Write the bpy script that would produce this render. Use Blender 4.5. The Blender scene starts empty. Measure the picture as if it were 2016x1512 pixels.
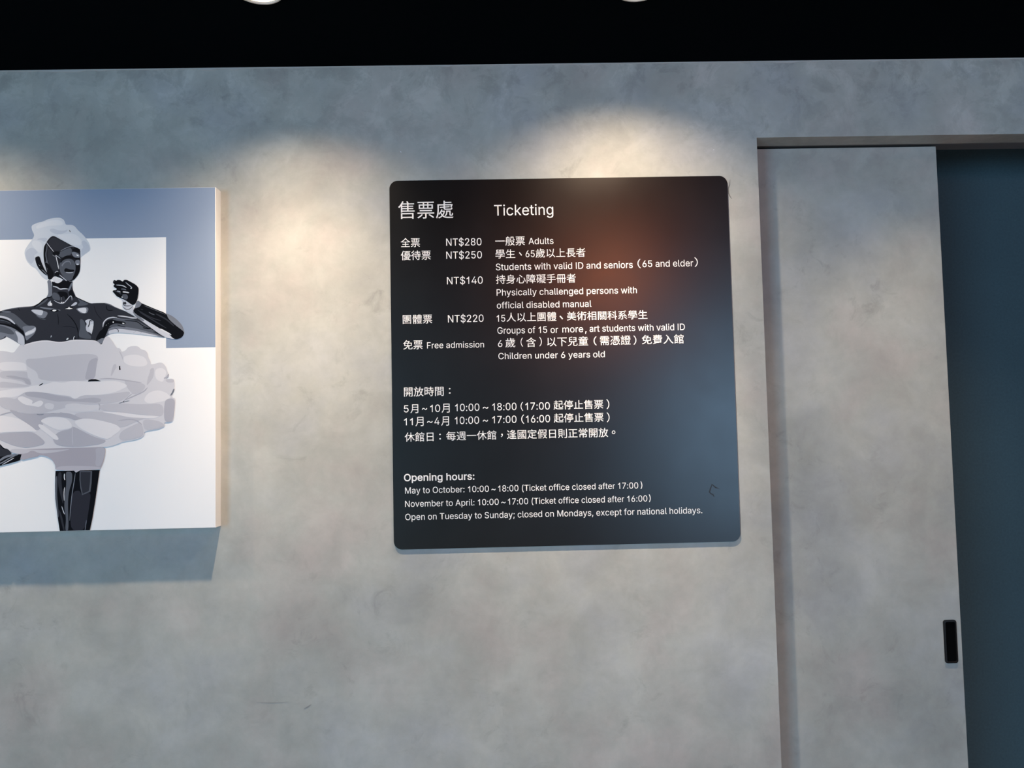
import bpy, bmesh, math, random
from mathutils import Vector, Matrix

scene = bpy.context.scene
col = scene.collection
random.seed(7)

# ------------------------------------------------------------------ camera
cam_data = bpy.data.cameras.new('camera')
cam = bpy.data.objects.new('camera', cam_data)
col.objects.link(cam)
cam_data.sensor_fit = 'HORIZONTAL'
cam_data.sensor_width = 36.0
cam_data.lens = 1530.0 / 2016.0 * 36.0
cam_data.clip_start = 0.02
yaw, pitch, roll = (math.radians(a) for a in (1.07394, 3.19898, -1.21466))
fwd = Vector((math.sin(yaw) * math.cos(pitch), math.cos(yaw) * math.cos(pitch), math.sin(pitch)))
rgt = Vector((math.cos(yaw), -math.sin(yaw), 0))
upv = rgt.cross(fwd)
r2 = math.cos(roll) * rgt + math.sin(roll) * upv
u2 = -math.sin(roll) * rgt + math.cos(roll) * upv
cam.matrix_world = Matrix.Translation((0, -1.76, 1.5)) @ Matrix((r2, u2, -fwd)).transposed().to_4x4()
scene.camera = cam

# ------------------------------------------------------------------ world, daylight, exposure
world = bpy.data.worlds.new('world')
scene.world = world
world.use_nodes = True
world.node_tree.nodes['Background'].inputs[0].default_value = (0.55, 0.75, 1.0, 1)
world.node_tree.nodes['Background'].inputs[1].default_value = 1.0


def area(name, loc, rot, sx, sy, power, color):
    d = bpy.data.lights.new(name, 'AREA')
    d.shape = 'RECTANGLE'
    d.size, d.size_y, d.energy, d.color = sx, sy, power, color
    o = bpy.data.objects.new(name, d)
    o.location = loc
    o.rotation_euler = rot
    col.objects.link(o)
    return o


# daylight falling in through the lobby's tall window, then two added fill lights
area('right_window_daylight', (2.72, -6.55, 1.50), (math.radians(90), 0, 0), 1.6, 1.9, 80, (0.40, 0.68, 1.0))
area('left_daylight_fill', (-3.14, -4.9, 1.50), (math.radians(90), 0, math.radians(-90)), 2.9, 1.9, 206, (0.34, 0.715, 1.0))  # unseen left window, added as cool fill on the wall
area('lobby_warm_fill', (0.6, -4.3, 3.6), (math.radians(25), 0, 0), 3.5, 1.2, 150, (1.0, 0.78, 0.6))  # added warm fill with no fixture, bounces off the floor onto the lower wall

vs = scene.view_settings
vs.view_transform = 'Standard'
vs.look = 'None'
vs.exposure = 0.0
vs.gamma = 1.0
vs.use_curve_mapping = False


# ------------------------------------------------------------------ helpers
def lin(c):
    return tuple(((v / 255) / 12.92 if v / 255 <= 0.04045 else ((v / 255 + 0.055) / 1.055) ** 2.4) for v in c) + (1,)


def mat(name, color, rough=0.5, metal=0.0, spec=0.5, srgb=False):
    m = bpy.data.materials.new(name)
    m.use_nodes = True
    b = m.node_tree.nodes['Principled BSDF']
    b.inputs['Base Color'].default_value = lin(color) if srgb else tuple(color) + (1,)
    b.inputs['Roughness'].default_value = rough
    b.inputs['Metallic'].default_value = metal
    b.inputs['Specular IOR Level'].default_value = spec
    return m


def noise(nt, vec, scale, detail=6, rough=0.6, dist=0.0):
    n = nt.nodes.new('ShaderNodeTexNoise')
    n.inputs['Scale'].default_value = scale
    n.inputs['Detail'].default_value = detail
    n.inputs['Roughness'].default_value = rough
    n.inputs['Distortion'].default_value = dist
    nt.links.new(vec, n.inputs['Vector'])
    return n.outputs['Fac']


def ramp(nt, fac, stops):
    r = nt.nodes.new('ShaderNodeValToRGB')
    els = r.color_ramp.elements
    while len(els) < len(stops):
        els.new(0.5)
    for e, (p, c) in zip(els, stops):
        e.position = p
        e.color = (c, c, c, 1) if not isinstance(c, tuple) else c + (1,)
    nt.links.new(fac, r.inputs['Fac'])
    return r.outputs['Color']


def mul(nt, a, b, blend='MULTIPLY', fac=1.0):
    n = nt.nodes.new('ShaderNodeMix')
    n.data_type = 'RGBA'
    n.blend_type = blend
    n.inputs[0].default_value = fac
    nt.links.new(a, n.inputs[6])
    nt.links.new(b, n.inputs[7])
    return n.outputs[2]


def plaster(name, base, offset=(0, 0, 0)):
    """troweled cement plaster: cloudy tone, grey smudges, fine relief"""
    m = mat(name, base, 0.62, 0, 0.35)
    nt = m.node_tree
    b = nt.nodes['Principled BSDF']
    g = nt.nodes.new('ShaderNodeNewGeometry')
    mp = nt.nodes.new('ShaderNodeMapping')
    mp.inputs['Location'].default_value = offset
    nt.links.new(g.outputs['Position'], mp.inputs['Vector'])
    v = mp.outputs['Vector']
    tone = nt.nodes.new('ShaderNodeRGB')
    tone.outputs[0].default_value = tuple(base) + (1,)
    big = ramp(nt, noise(nt, v, 2.6, 5, 0.55, 0.3), [(0.30, 0.86), (0.70, 1.12)])
    med = ramp(nt, noise(nt, v, 9.0, 6, 0.62, 0.4), [(0.35, 0.90), (0.65, 1.08)])
    fine = ramp(nt, noise(nt, v, 45.0, 5, 0.65), [(0.35, 0.965), (0.65, 1.03)])
    smudge = ramp(nt, noise(nt, v, 17.0, 5, 0.68, 0.8), [(0.56, 1.0), (0.70, 0.80)])
    where = ramp(nt, noise(nt, v, 4.1, 3, 0.5), [(0.42, 0.0), (0.62, 1.0)])
    one = nt.nodes.new('ShaderNodeRGB')
    one.outputs[0].default_value = (1, 1, 1, 1)
    sm = nt.nodes.new('ShaderNodeMix')
    sm.data_type = 'RGBA'
    nt.links.new(where, sm.inputs[0])
    nt.links.new(one.outputs[0], sm.inputs[6])
    nt.links.new(smudge, sm.inputs[7])
    c = mul(nt, tone.outputs[0], big)
    c = mul(nt, c, med)
    c = mul(nt, c, fine)
    c = mul(nt, c, sm.outputs[2])
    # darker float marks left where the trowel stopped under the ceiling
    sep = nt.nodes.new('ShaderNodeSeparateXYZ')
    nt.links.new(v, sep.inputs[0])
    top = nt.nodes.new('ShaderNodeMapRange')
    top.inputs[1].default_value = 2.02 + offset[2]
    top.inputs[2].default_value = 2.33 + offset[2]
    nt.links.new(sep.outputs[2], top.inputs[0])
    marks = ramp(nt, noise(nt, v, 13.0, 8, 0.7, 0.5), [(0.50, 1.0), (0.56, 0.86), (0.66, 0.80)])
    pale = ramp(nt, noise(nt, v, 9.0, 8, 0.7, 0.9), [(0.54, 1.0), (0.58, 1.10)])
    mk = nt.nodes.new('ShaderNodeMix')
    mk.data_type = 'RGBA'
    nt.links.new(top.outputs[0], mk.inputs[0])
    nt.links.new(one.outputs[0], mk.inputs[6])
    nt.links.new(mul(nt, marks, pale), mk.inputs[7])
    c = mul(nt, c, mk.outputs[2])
    # thin drifts of warmer and cooler pigment
    hue = ramp(nt, noise(nt, v, 3.4, 4, 0.6), [(0.32, (0.955, 1.0, 1.04)), (0.50, (0.985, 1.02, 0.985)), (0.68, (1.045, 0.995, 0.97))])
    c = mul(nt, c, hue)
    nt.links.new(c, b.inputs['Base Color'])
    bump = nt.nodes.new('ShaderNodeBump')
    bump.inputs['Strength'].default_value = 0.10
    bump.inputs['Distance'].default_value = 0.002
    nt.links.new(noise(nt, v, 60.0, 6, 0.6), bump.inputs['Height'])
    nt.links.new(bump.outputs[0], b.inputs['Normal'])
    return m


def link(name, me, m=None, parent=None, loc=None):
    o = bpy.data.objects.new(name, me)
    col.objects.link(o)
    if m is not None and me is not None:
        me.materials.append(m)
    if parent is not None:
        o.parent = parent
    if loc is not None:
        o.location = loc
    return o


def struct(o):
    o['kind'] = 'structure'
    return o


def tag(o, label, cat, group=None):
    o['label'] = label
    o['category'] = cat
    if group:
        o['group'] = group
    return o


def from_bm(name, bm, m=None, parent=None, loc=None, smooth=False):
    me = bpy.data.meshes.new(name)
    bmesh.ops.recalc_face_normals(bm, faces=bm.faces)
    bm.to_mesh(me)
    bm.free()
    if smooth:
        for p in me.polygons:
            p.use_smooth = True
    return link(name, me, m, parent, loc)


def add_box(bm, x0, x1, y0, y1, z0, z1):
    v = [bm.verts.new(p) for p in ((x0, y0, z0), (x1, y0, z0), (x1, y1, z0), (x0, y1, z0),
                                   (x0, y0, z1), (x1, y0, z1), (x1, y1, z1), (x0, y1, z1))]
    for f in ((0, 1, 2, 3), (4, 5, 6, 7), (0, 1, 5, 4), (1, 2, 6, 5), (2, 3, 7, 6), (3, 0, 4, 7)):
        bm.faces.new([v[i] for i in f])


def box(name, x0, x1, y0, y1, z0, z1, m, parent=None, bevel=0.0, loc=None):
    bm = bmesh.new()
    add_box(bm, x0, x1, y0, y1, z0, z1)
    if bevel:
        bmesh.ops.bevel(bm, geom=bm.edges[:], offset=bevel, segments=2, affect='EDGES', profile=0.5)
    return from_bm(name, bm, m, parent, loc)


def extrude_outline(name, pts, y0, y1, m, parent=None, bevel=0.0, loc=None):
    """outline in x, z; front at y0"""
    bm = bmesh.new()
    a = [bm.verts.new((x, y0, z)) for x, z in pts]
    b = [bm.verts.new((x, y1, z)) for x, z in pts]
    front = bm.faces.new(a)
    bm.faces.new(b[::-1])
    n = len(pts)
    for i in range(n):
        bm.faces.new((a[i], a[(i + 1) % n], b[(i + 1) % n], b[i]))
    if bevel:
        bmesh.ops.bevel(bm, geom=list(front.edges), offset=bevel, segments=2, affect='EDGES', profile=0.5)
    return from_bm(name, bm, m, parent, loc)


def rounded(x0, x1, z0, z1, r, seg=10):
    pts = []
    for cx, cz, a0 in ((x1 - r, z0 + r, -90), (x1 - r, z1 - r, 0), (x0 + r, z1 - r, 90), (x0 + r, z0 + r, 180)):
        for i in range(seg + 1):
            a = math.radians(a0 + 90 * i / seg)
            pts.append((cx + r * math.cos(a), cz + r * math.sin(a)))
    return pts


# ------------------------------------------------------------------ materials
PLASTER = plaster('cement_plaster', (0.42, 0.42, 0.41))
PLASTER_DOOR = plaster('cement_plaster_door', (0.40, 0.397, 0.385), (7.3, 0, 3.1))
M_CEIL = mat('matte_black_ceiling', (0.0008, 0.0022, 0.0038), 0.9, 0, 0.02)
M_REVEAL = mat('bare_grey_edge', (0.20, 0.195, 0.185), 0.7, 0, 0.3)
M_TRACK = mat('track_grey', (0.16, 0.15, 0.15), 0.5, 0.2, 0.4)
M_SLOT = mat('slot_black', (0.006, 0.006, 0.008), 0.8, 0, 0.2)
M_TEAL = mat('deep_blue_paint', (0.047, 0.082, 0.100), 0.7, 0, 0.25)
M_PALE = mat('lobby_wall_paint', (0.22, 0.22, 0.22), 0.8)
M_FLOOR = mat('brown_floor', (0.36, 0.24, 0.16), 0.5)
M_FRAME = mat('window_frame_metal', (0.12, 0.12, 0.13), 0.4, 0.7)
M_EDGE = mat('raw_plaster_edge', (0.46, 0.47, 0.46), 0.8)

# deep blue paint with a faint roller stipple
nt = M_TEAL.node_tree
g = nt.nodes.new('ShaderNodeNewGeometry')
tone = nt.nodes.new('ShaderNodeRGB')
tone.outputs[0].default_value = (0.047, 0.082, 0.100, 1)
c = mul(nt, tone.outputs[0], ramp(nt, noise(nt, g.outputs['Position'], 1.7, 4), [(0.3, 0.9), (0.7, 1.1)]))
c = mul(nt, c, ramp(nt, noise(nt, g.outputs['Position'], 160, 3), [(0.3, 0.9), (0.7, 1.1)]))
nt.links.new(c, nt.nodes['Principled BSDF'].inputs['Base Color'])

# ------------------------------------------------------------------ structure
CEIL = 2.342
OX0, OX1, OZ = 0.6134, 1.72, 2.160          # opening of the sliding door

# wall facing the camera, one leaf with the door opening cut out
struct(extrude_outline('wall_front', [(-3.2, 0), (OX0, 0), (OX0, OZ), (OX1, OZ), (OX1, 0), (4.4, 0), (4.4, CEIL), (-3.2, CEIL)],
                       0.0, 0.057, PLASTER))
# the raw top edge of the plaster coat, chipped here and there, under the black ceiling
bm = bmesh.new()
x = -3.2
v0 = None
prev = None
while x < 4.4:
    h = 0.0022 + (random.random() < 0.22) * random.uniform(0.0005, 0.0035)
    p = (bm.verts.new((x, -0.0012, CEIL)), bm.verts.new((x, -0.0012, CEIL - h)), bm.verts.new((x, -0.0001, CEIL - h - 0.0006)))
    if prev:
        for k in range(2):
            bm.faces.new((prev[k], p[k], p[k + 1], prev[k + 1]))
    prev = p
    x += random.uniform(0.010, 0.035)
struct(from_bm('trim_1', bm, M_EDGE))

# black ceiling over the counter; the lobby beyond is taller
struct(box('ceiling', -3.2, 4.4, -3.0, 0.0, CEIL, CEIL + 0.14, M_CEIL))
struct(box('ceiling_lobby', -3.2, 4.4, -6.6, -3.0, 3.7, 3.8, M_PALE))
struct(box('wall_bulkhead', -3.2, 4.4, -3.05, -3.0, CEIL + 0.14, 3.7, M_CEIL))
struct(box('floor', -3.2, 4.4, -6.6, 2.0, -0.1, 0.0, M_FLOOR))
bm = bmesh.new()
add_box(bm, -3.3, -3.2, -6.6, 0.057, 0.0, 0.5)
add_box(bm, -3.3, -3.2, -6.6, 0.057, 2.5, 3.8)
add_box(bm, -3.3, -3.2, -3.4, 0.057, 0.5, 2.5)
add_box(bm, -3.3, -3.2, -6.6, -6.4, 0.5, 2.5)
struct(from_bm('wall_left', bm, M_PALE))
struct(box('wall_right', 4.4, 4.5, -6.6, 0.057, 0.0, 3.8, M_PALE))
struct(extrude_outline('wall_rear', [(-3.2, 0), (4.4, 0), (4.4, 0.5), (-3.2, 0.5)], -6.7, -6.6, M_PALE))
struct(box('wall_rear_middle', -3.2, 1.9, -6.7, -6.6, 0.5, 2.5, M_PALE))
struct(box('wall_rear_right', 3.58, 4.4, -6.7, -6.6, 0.5, 2.5, M_PALE))
struct(box('wall_rear_upper', -3.2, 4.4, -6.7, -6.6, 2.5, 3.8, M_PALE))
bm = bmesh.new()
xs = (1.9, 2.71, 3.52)
for xx in xs:
    add_box(bm, xx, xx + 0.06, -6.66, -6.6, 0.5, 2.5)
for a_, b_ in zip(xs, xs[1:]):
    for zz in (0.5, 2.44):
        add_box(bm, a_ + 0.06, b_, -6.65, -6.61, zz, zz + 0.06)
struct(from_bm('window_1', bm, M_FRAME))
bm = bmesh.new()  # frame for the unseen left window, added to go with the cool fill
ys = (-6.4, -5.42, -4.44, -3.46)
for yy in ys:
    add_box(bm, -3.26, -3.2, yy, yy + 0.06, 0.5, 2.5)
for a_, b_ in zip(ys, ys[1:]):
    for zz in (0.5, 2.44):
        add_box(bm, -3.25, -3.21, a_ + 0.06, b_, zz, zz + 0.06)
struct(from_bm('window_added', bm, M_FRAME))

# deep blue wall just behind the sliding door
struct(box('wall_inner', 0.2, 2.4, 0.30, 0.36, 0.0, 2.7, M_TEAL))
struct(box('wall_inner_right', 2.4, 2.48, 0.057, 0.36, 0.0, 2.7, M_TEAL))
# rear leaf of the wall pocket: starts above the line of sight
struct(box('wall_pocket', 0.2, 2.4, 0.101, 0.15, OZ + 0.03, 2.7, M_TEAL))

# head track over the door and the dark slot the door slides in
struct(box('trim_2', 0.30, OX1 + 0.3, 0.0625, 0.1008, OZ + 0.0005, OZ + 0.03, M_TRACK))

# ------------------------------------------------------------------ sliding door
door = bpy.data.objects.new('sliding_door', None)
col.objects.link(door)
door.location = (0.62, 0.062, 0.0)
tag(door, 'grey cement-finish sliding door panel partly open beside the blue wall', 'door')
DX = 1.0693 - 0.62
box('door_panel', -0.32, DX, 0.0, 0.035, 0.012, OZ - 0.0045, PLASTER_DOOR, door, 0.0012)

# flush pull: black plate with a cup that has sloping ends
HX0, HX1, HZ0, HZ1 = 1.0266 - 0.62, 1.0568 - 0.62, 0.932, 1.031
M_PULL = mat('black_pull', (0.008, 0.008, 0.009), 0.5, 0, 0.25)
M_CUP = mat('black_pull_cup', (0.001, 0.0012, 0.0015), 0.7, 0, 0.05)
bm = bmesh.new()
outer = rounded(HX0, HX1, HZ0, HZ1, 0.006, 5)
inner = rounded(HX0 + 0.0035, HX1 - 0.0035, HZ0 + 0.004, HZ1 - 0.004, 0.004, 5)
n = len(outer)
o0 = [bm.verts.new((x, -0.0002, z)) for x, z in outer]
o1 = [bm.verts.new((x, -0.0036, z)) for x, z in outer]
i1 = [bm.verts.new((x, -0.0042, z)) for x, z in inner]
i0 = [bm.verts.new((x, -0.0006, z)) for x, z in inner]
for a, b in ((o0, o1), (o1, i1), (i1, i0)):
    for i in range(n):
        bm.faces.new((a[i], a[(i + 1) % n], b[(i + 1) % n], b[i]))
bmesh.ops.bevel(bm, geom=[e for e in bm.edges if all(v in o1 for v in e.verts)], offset=0.0008, segments=2, affect='EDGES')
pull = from_bm('door_pull', bm, M_PULL, door)
pull['label'] = 'small black flush pull near the door edge'
bm = bmesh.new()
c0 = [bm.verts.new((x, -0.0010, z)) for x, z in inner]
cup = rounded(HX0 + 0.0050, HX1 - 0.0050, HZ0 + 0.012, HZ1 - 0.014, 0.003, 5)
c1 = [bm.verts.new((x, -0.0004, z)) for x, z in cup]
for i in range(n):
    bm.faces.new((c0[i], c0[(i + 1) % n], c1[(i + 1) % n], c1[i]))
bm.faces.new(c1)
from_bm('pull_cup', bm, M_CUP, pull)

# ------------------------------------------------------------------ downlights
M_TRIM = mat('white_trim_ring', (0.72, 0.70, 0.66), 0.45)
M_REFL = mat('bright_reflector', (0.75, 0.72, 0.66), 0.25, 0.6)
M_LAMP = bpy.data.materials.new('warm_lamp_face')
M_LAMP.use_nodes = True
nt = M_LAMP.node_tree
nt.nodes.clear()
em = nt.nodes.new('ShaderNodeEmission')
em.inputs[0].default_value = (1.0, 0.84, 0.62, 1)
em.inputs[1].default_value = 1.9
nt.links.new(em.outputs[0], nt.nodes.new('ShaderNodeOutputMaterial').inputs[0])


def lathe(name, prof, m, parent, seg=48, close=False):
    bm = bmesh.new()
    rings = []
    for r, z in prof:
        rings.append([bm.verts.new((r * math.cos(2 * math.pi * i / seg), r * math.sin(2 * math.pi * i / seg), z)) for i in range(seg)])
    for a, b in zip(rings, rings[1:]):
        for i in range(seg):
            bm.faces.new((a[i], a[(i + 1) % seg], b[(i + 1) % seg], b[i]))
    if close:
        bm.faces.new(rings[-1])
    return from_bm(name, bm, m, parent, smooth=not close)


LAMPS = [(-1.25, 'leftmost recessed downlight in the black ceiling past the framed print', (21.0, 2.0, 42.0), 'downlight'),
         (-0.441, 'left recessed downlight in the black ceiling above the framed print', (27.0, 30.0, 26.0), 'downlight'),
         (0.287, 'middle recessed downlight in the black ceiling above the ticket sign', (27.0, 3.0, 74.0), 'downlight'),
         (1.015, 'right recessed downlight in the black ceiling above the sliding door', (1.5, 23.0, 23.0), 'downlight')]
WARM = (1.0, 0.75, 0.52)
for lx, label, gain, nm in LAMPS:
    lean = 16.5 if 0 < lx < 0.5 else 8.0
    d = bpy.data.objects.new(nm, None)
    col.objects.link(d)
    d.location = (lx, -0.3156 + (0.005 if 0 < lx < 0.5 else 0.0), CEIL)
    tag(d, label, 'ceiling light', 'row of downlights along the wall')
    lathe('trim_ring', [(0.047, 0.0), (0.0468, -0.0022), (0.0458, -0.0030), (0.0432, -0.0030), (0.0420, -0.0020), (0.0415, -0.0005)], M_TRIM, d)
    lathe('reflector', [(0.0415, -0.0005), (0.0405, -0.0008)], M_REFL, d)
    lathe('lamp_face', [(0.0405, -0.0008), (0.0005, -0.0006)], M_LAMP, d, close=True)
    for nm2, size, blend, power in zip(('wide_beam', 'middle_beam', 'narrow_beam'), (120, 84, 46), (1.0, 1.0, 1.0), gain):
        if power <= 0:
            continue
        s = bpy.data.lights.new(nm2, 'SPOT')
        s.energy = power
        s.color = WARM
        s.spot_size = math.radians(size)
        s.spot_blend = blend
        s.shadow_soft_size = 0.014
        so = bpy.data.objects.new(nm2, s)
        col.objects.link(so)
        so.parent = d
        so.location = (0, 0, -0.006)
        so.rotation_euler = (math.radians(lean), 0, 0)   # tilted towards the wall

# one round lamp further back in the same ceiling, behind the camera; the sign mirrors its warm glow
d = bpy.data.objects.new('ceiling_lamp', None)
col.objects.link(d)
d.location = (0.55, -1.95, CEIL)
tag(d, 'round dim amber ceiling lamp behind the viewer, mirrored in the sign', 'ceiling light')
lathe('mount_plate', [(0.16, 0.0), (0.16, -0.02), (0.15, -0.024), (0.002, -0.024)], M_TRIM, d)
s = bpy.data.lights.new('bulb_glow', 'POINT')
s.energy = 14.5
s.color = (1.0, 0.25, 0.08)
s.shadow_soft_size = 0.12
so = bpy.data.objects.new('bulb_glow', s)
col.objects.link(so)
so.parent = d
so.location = (0, 0, -0.13)

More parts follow.
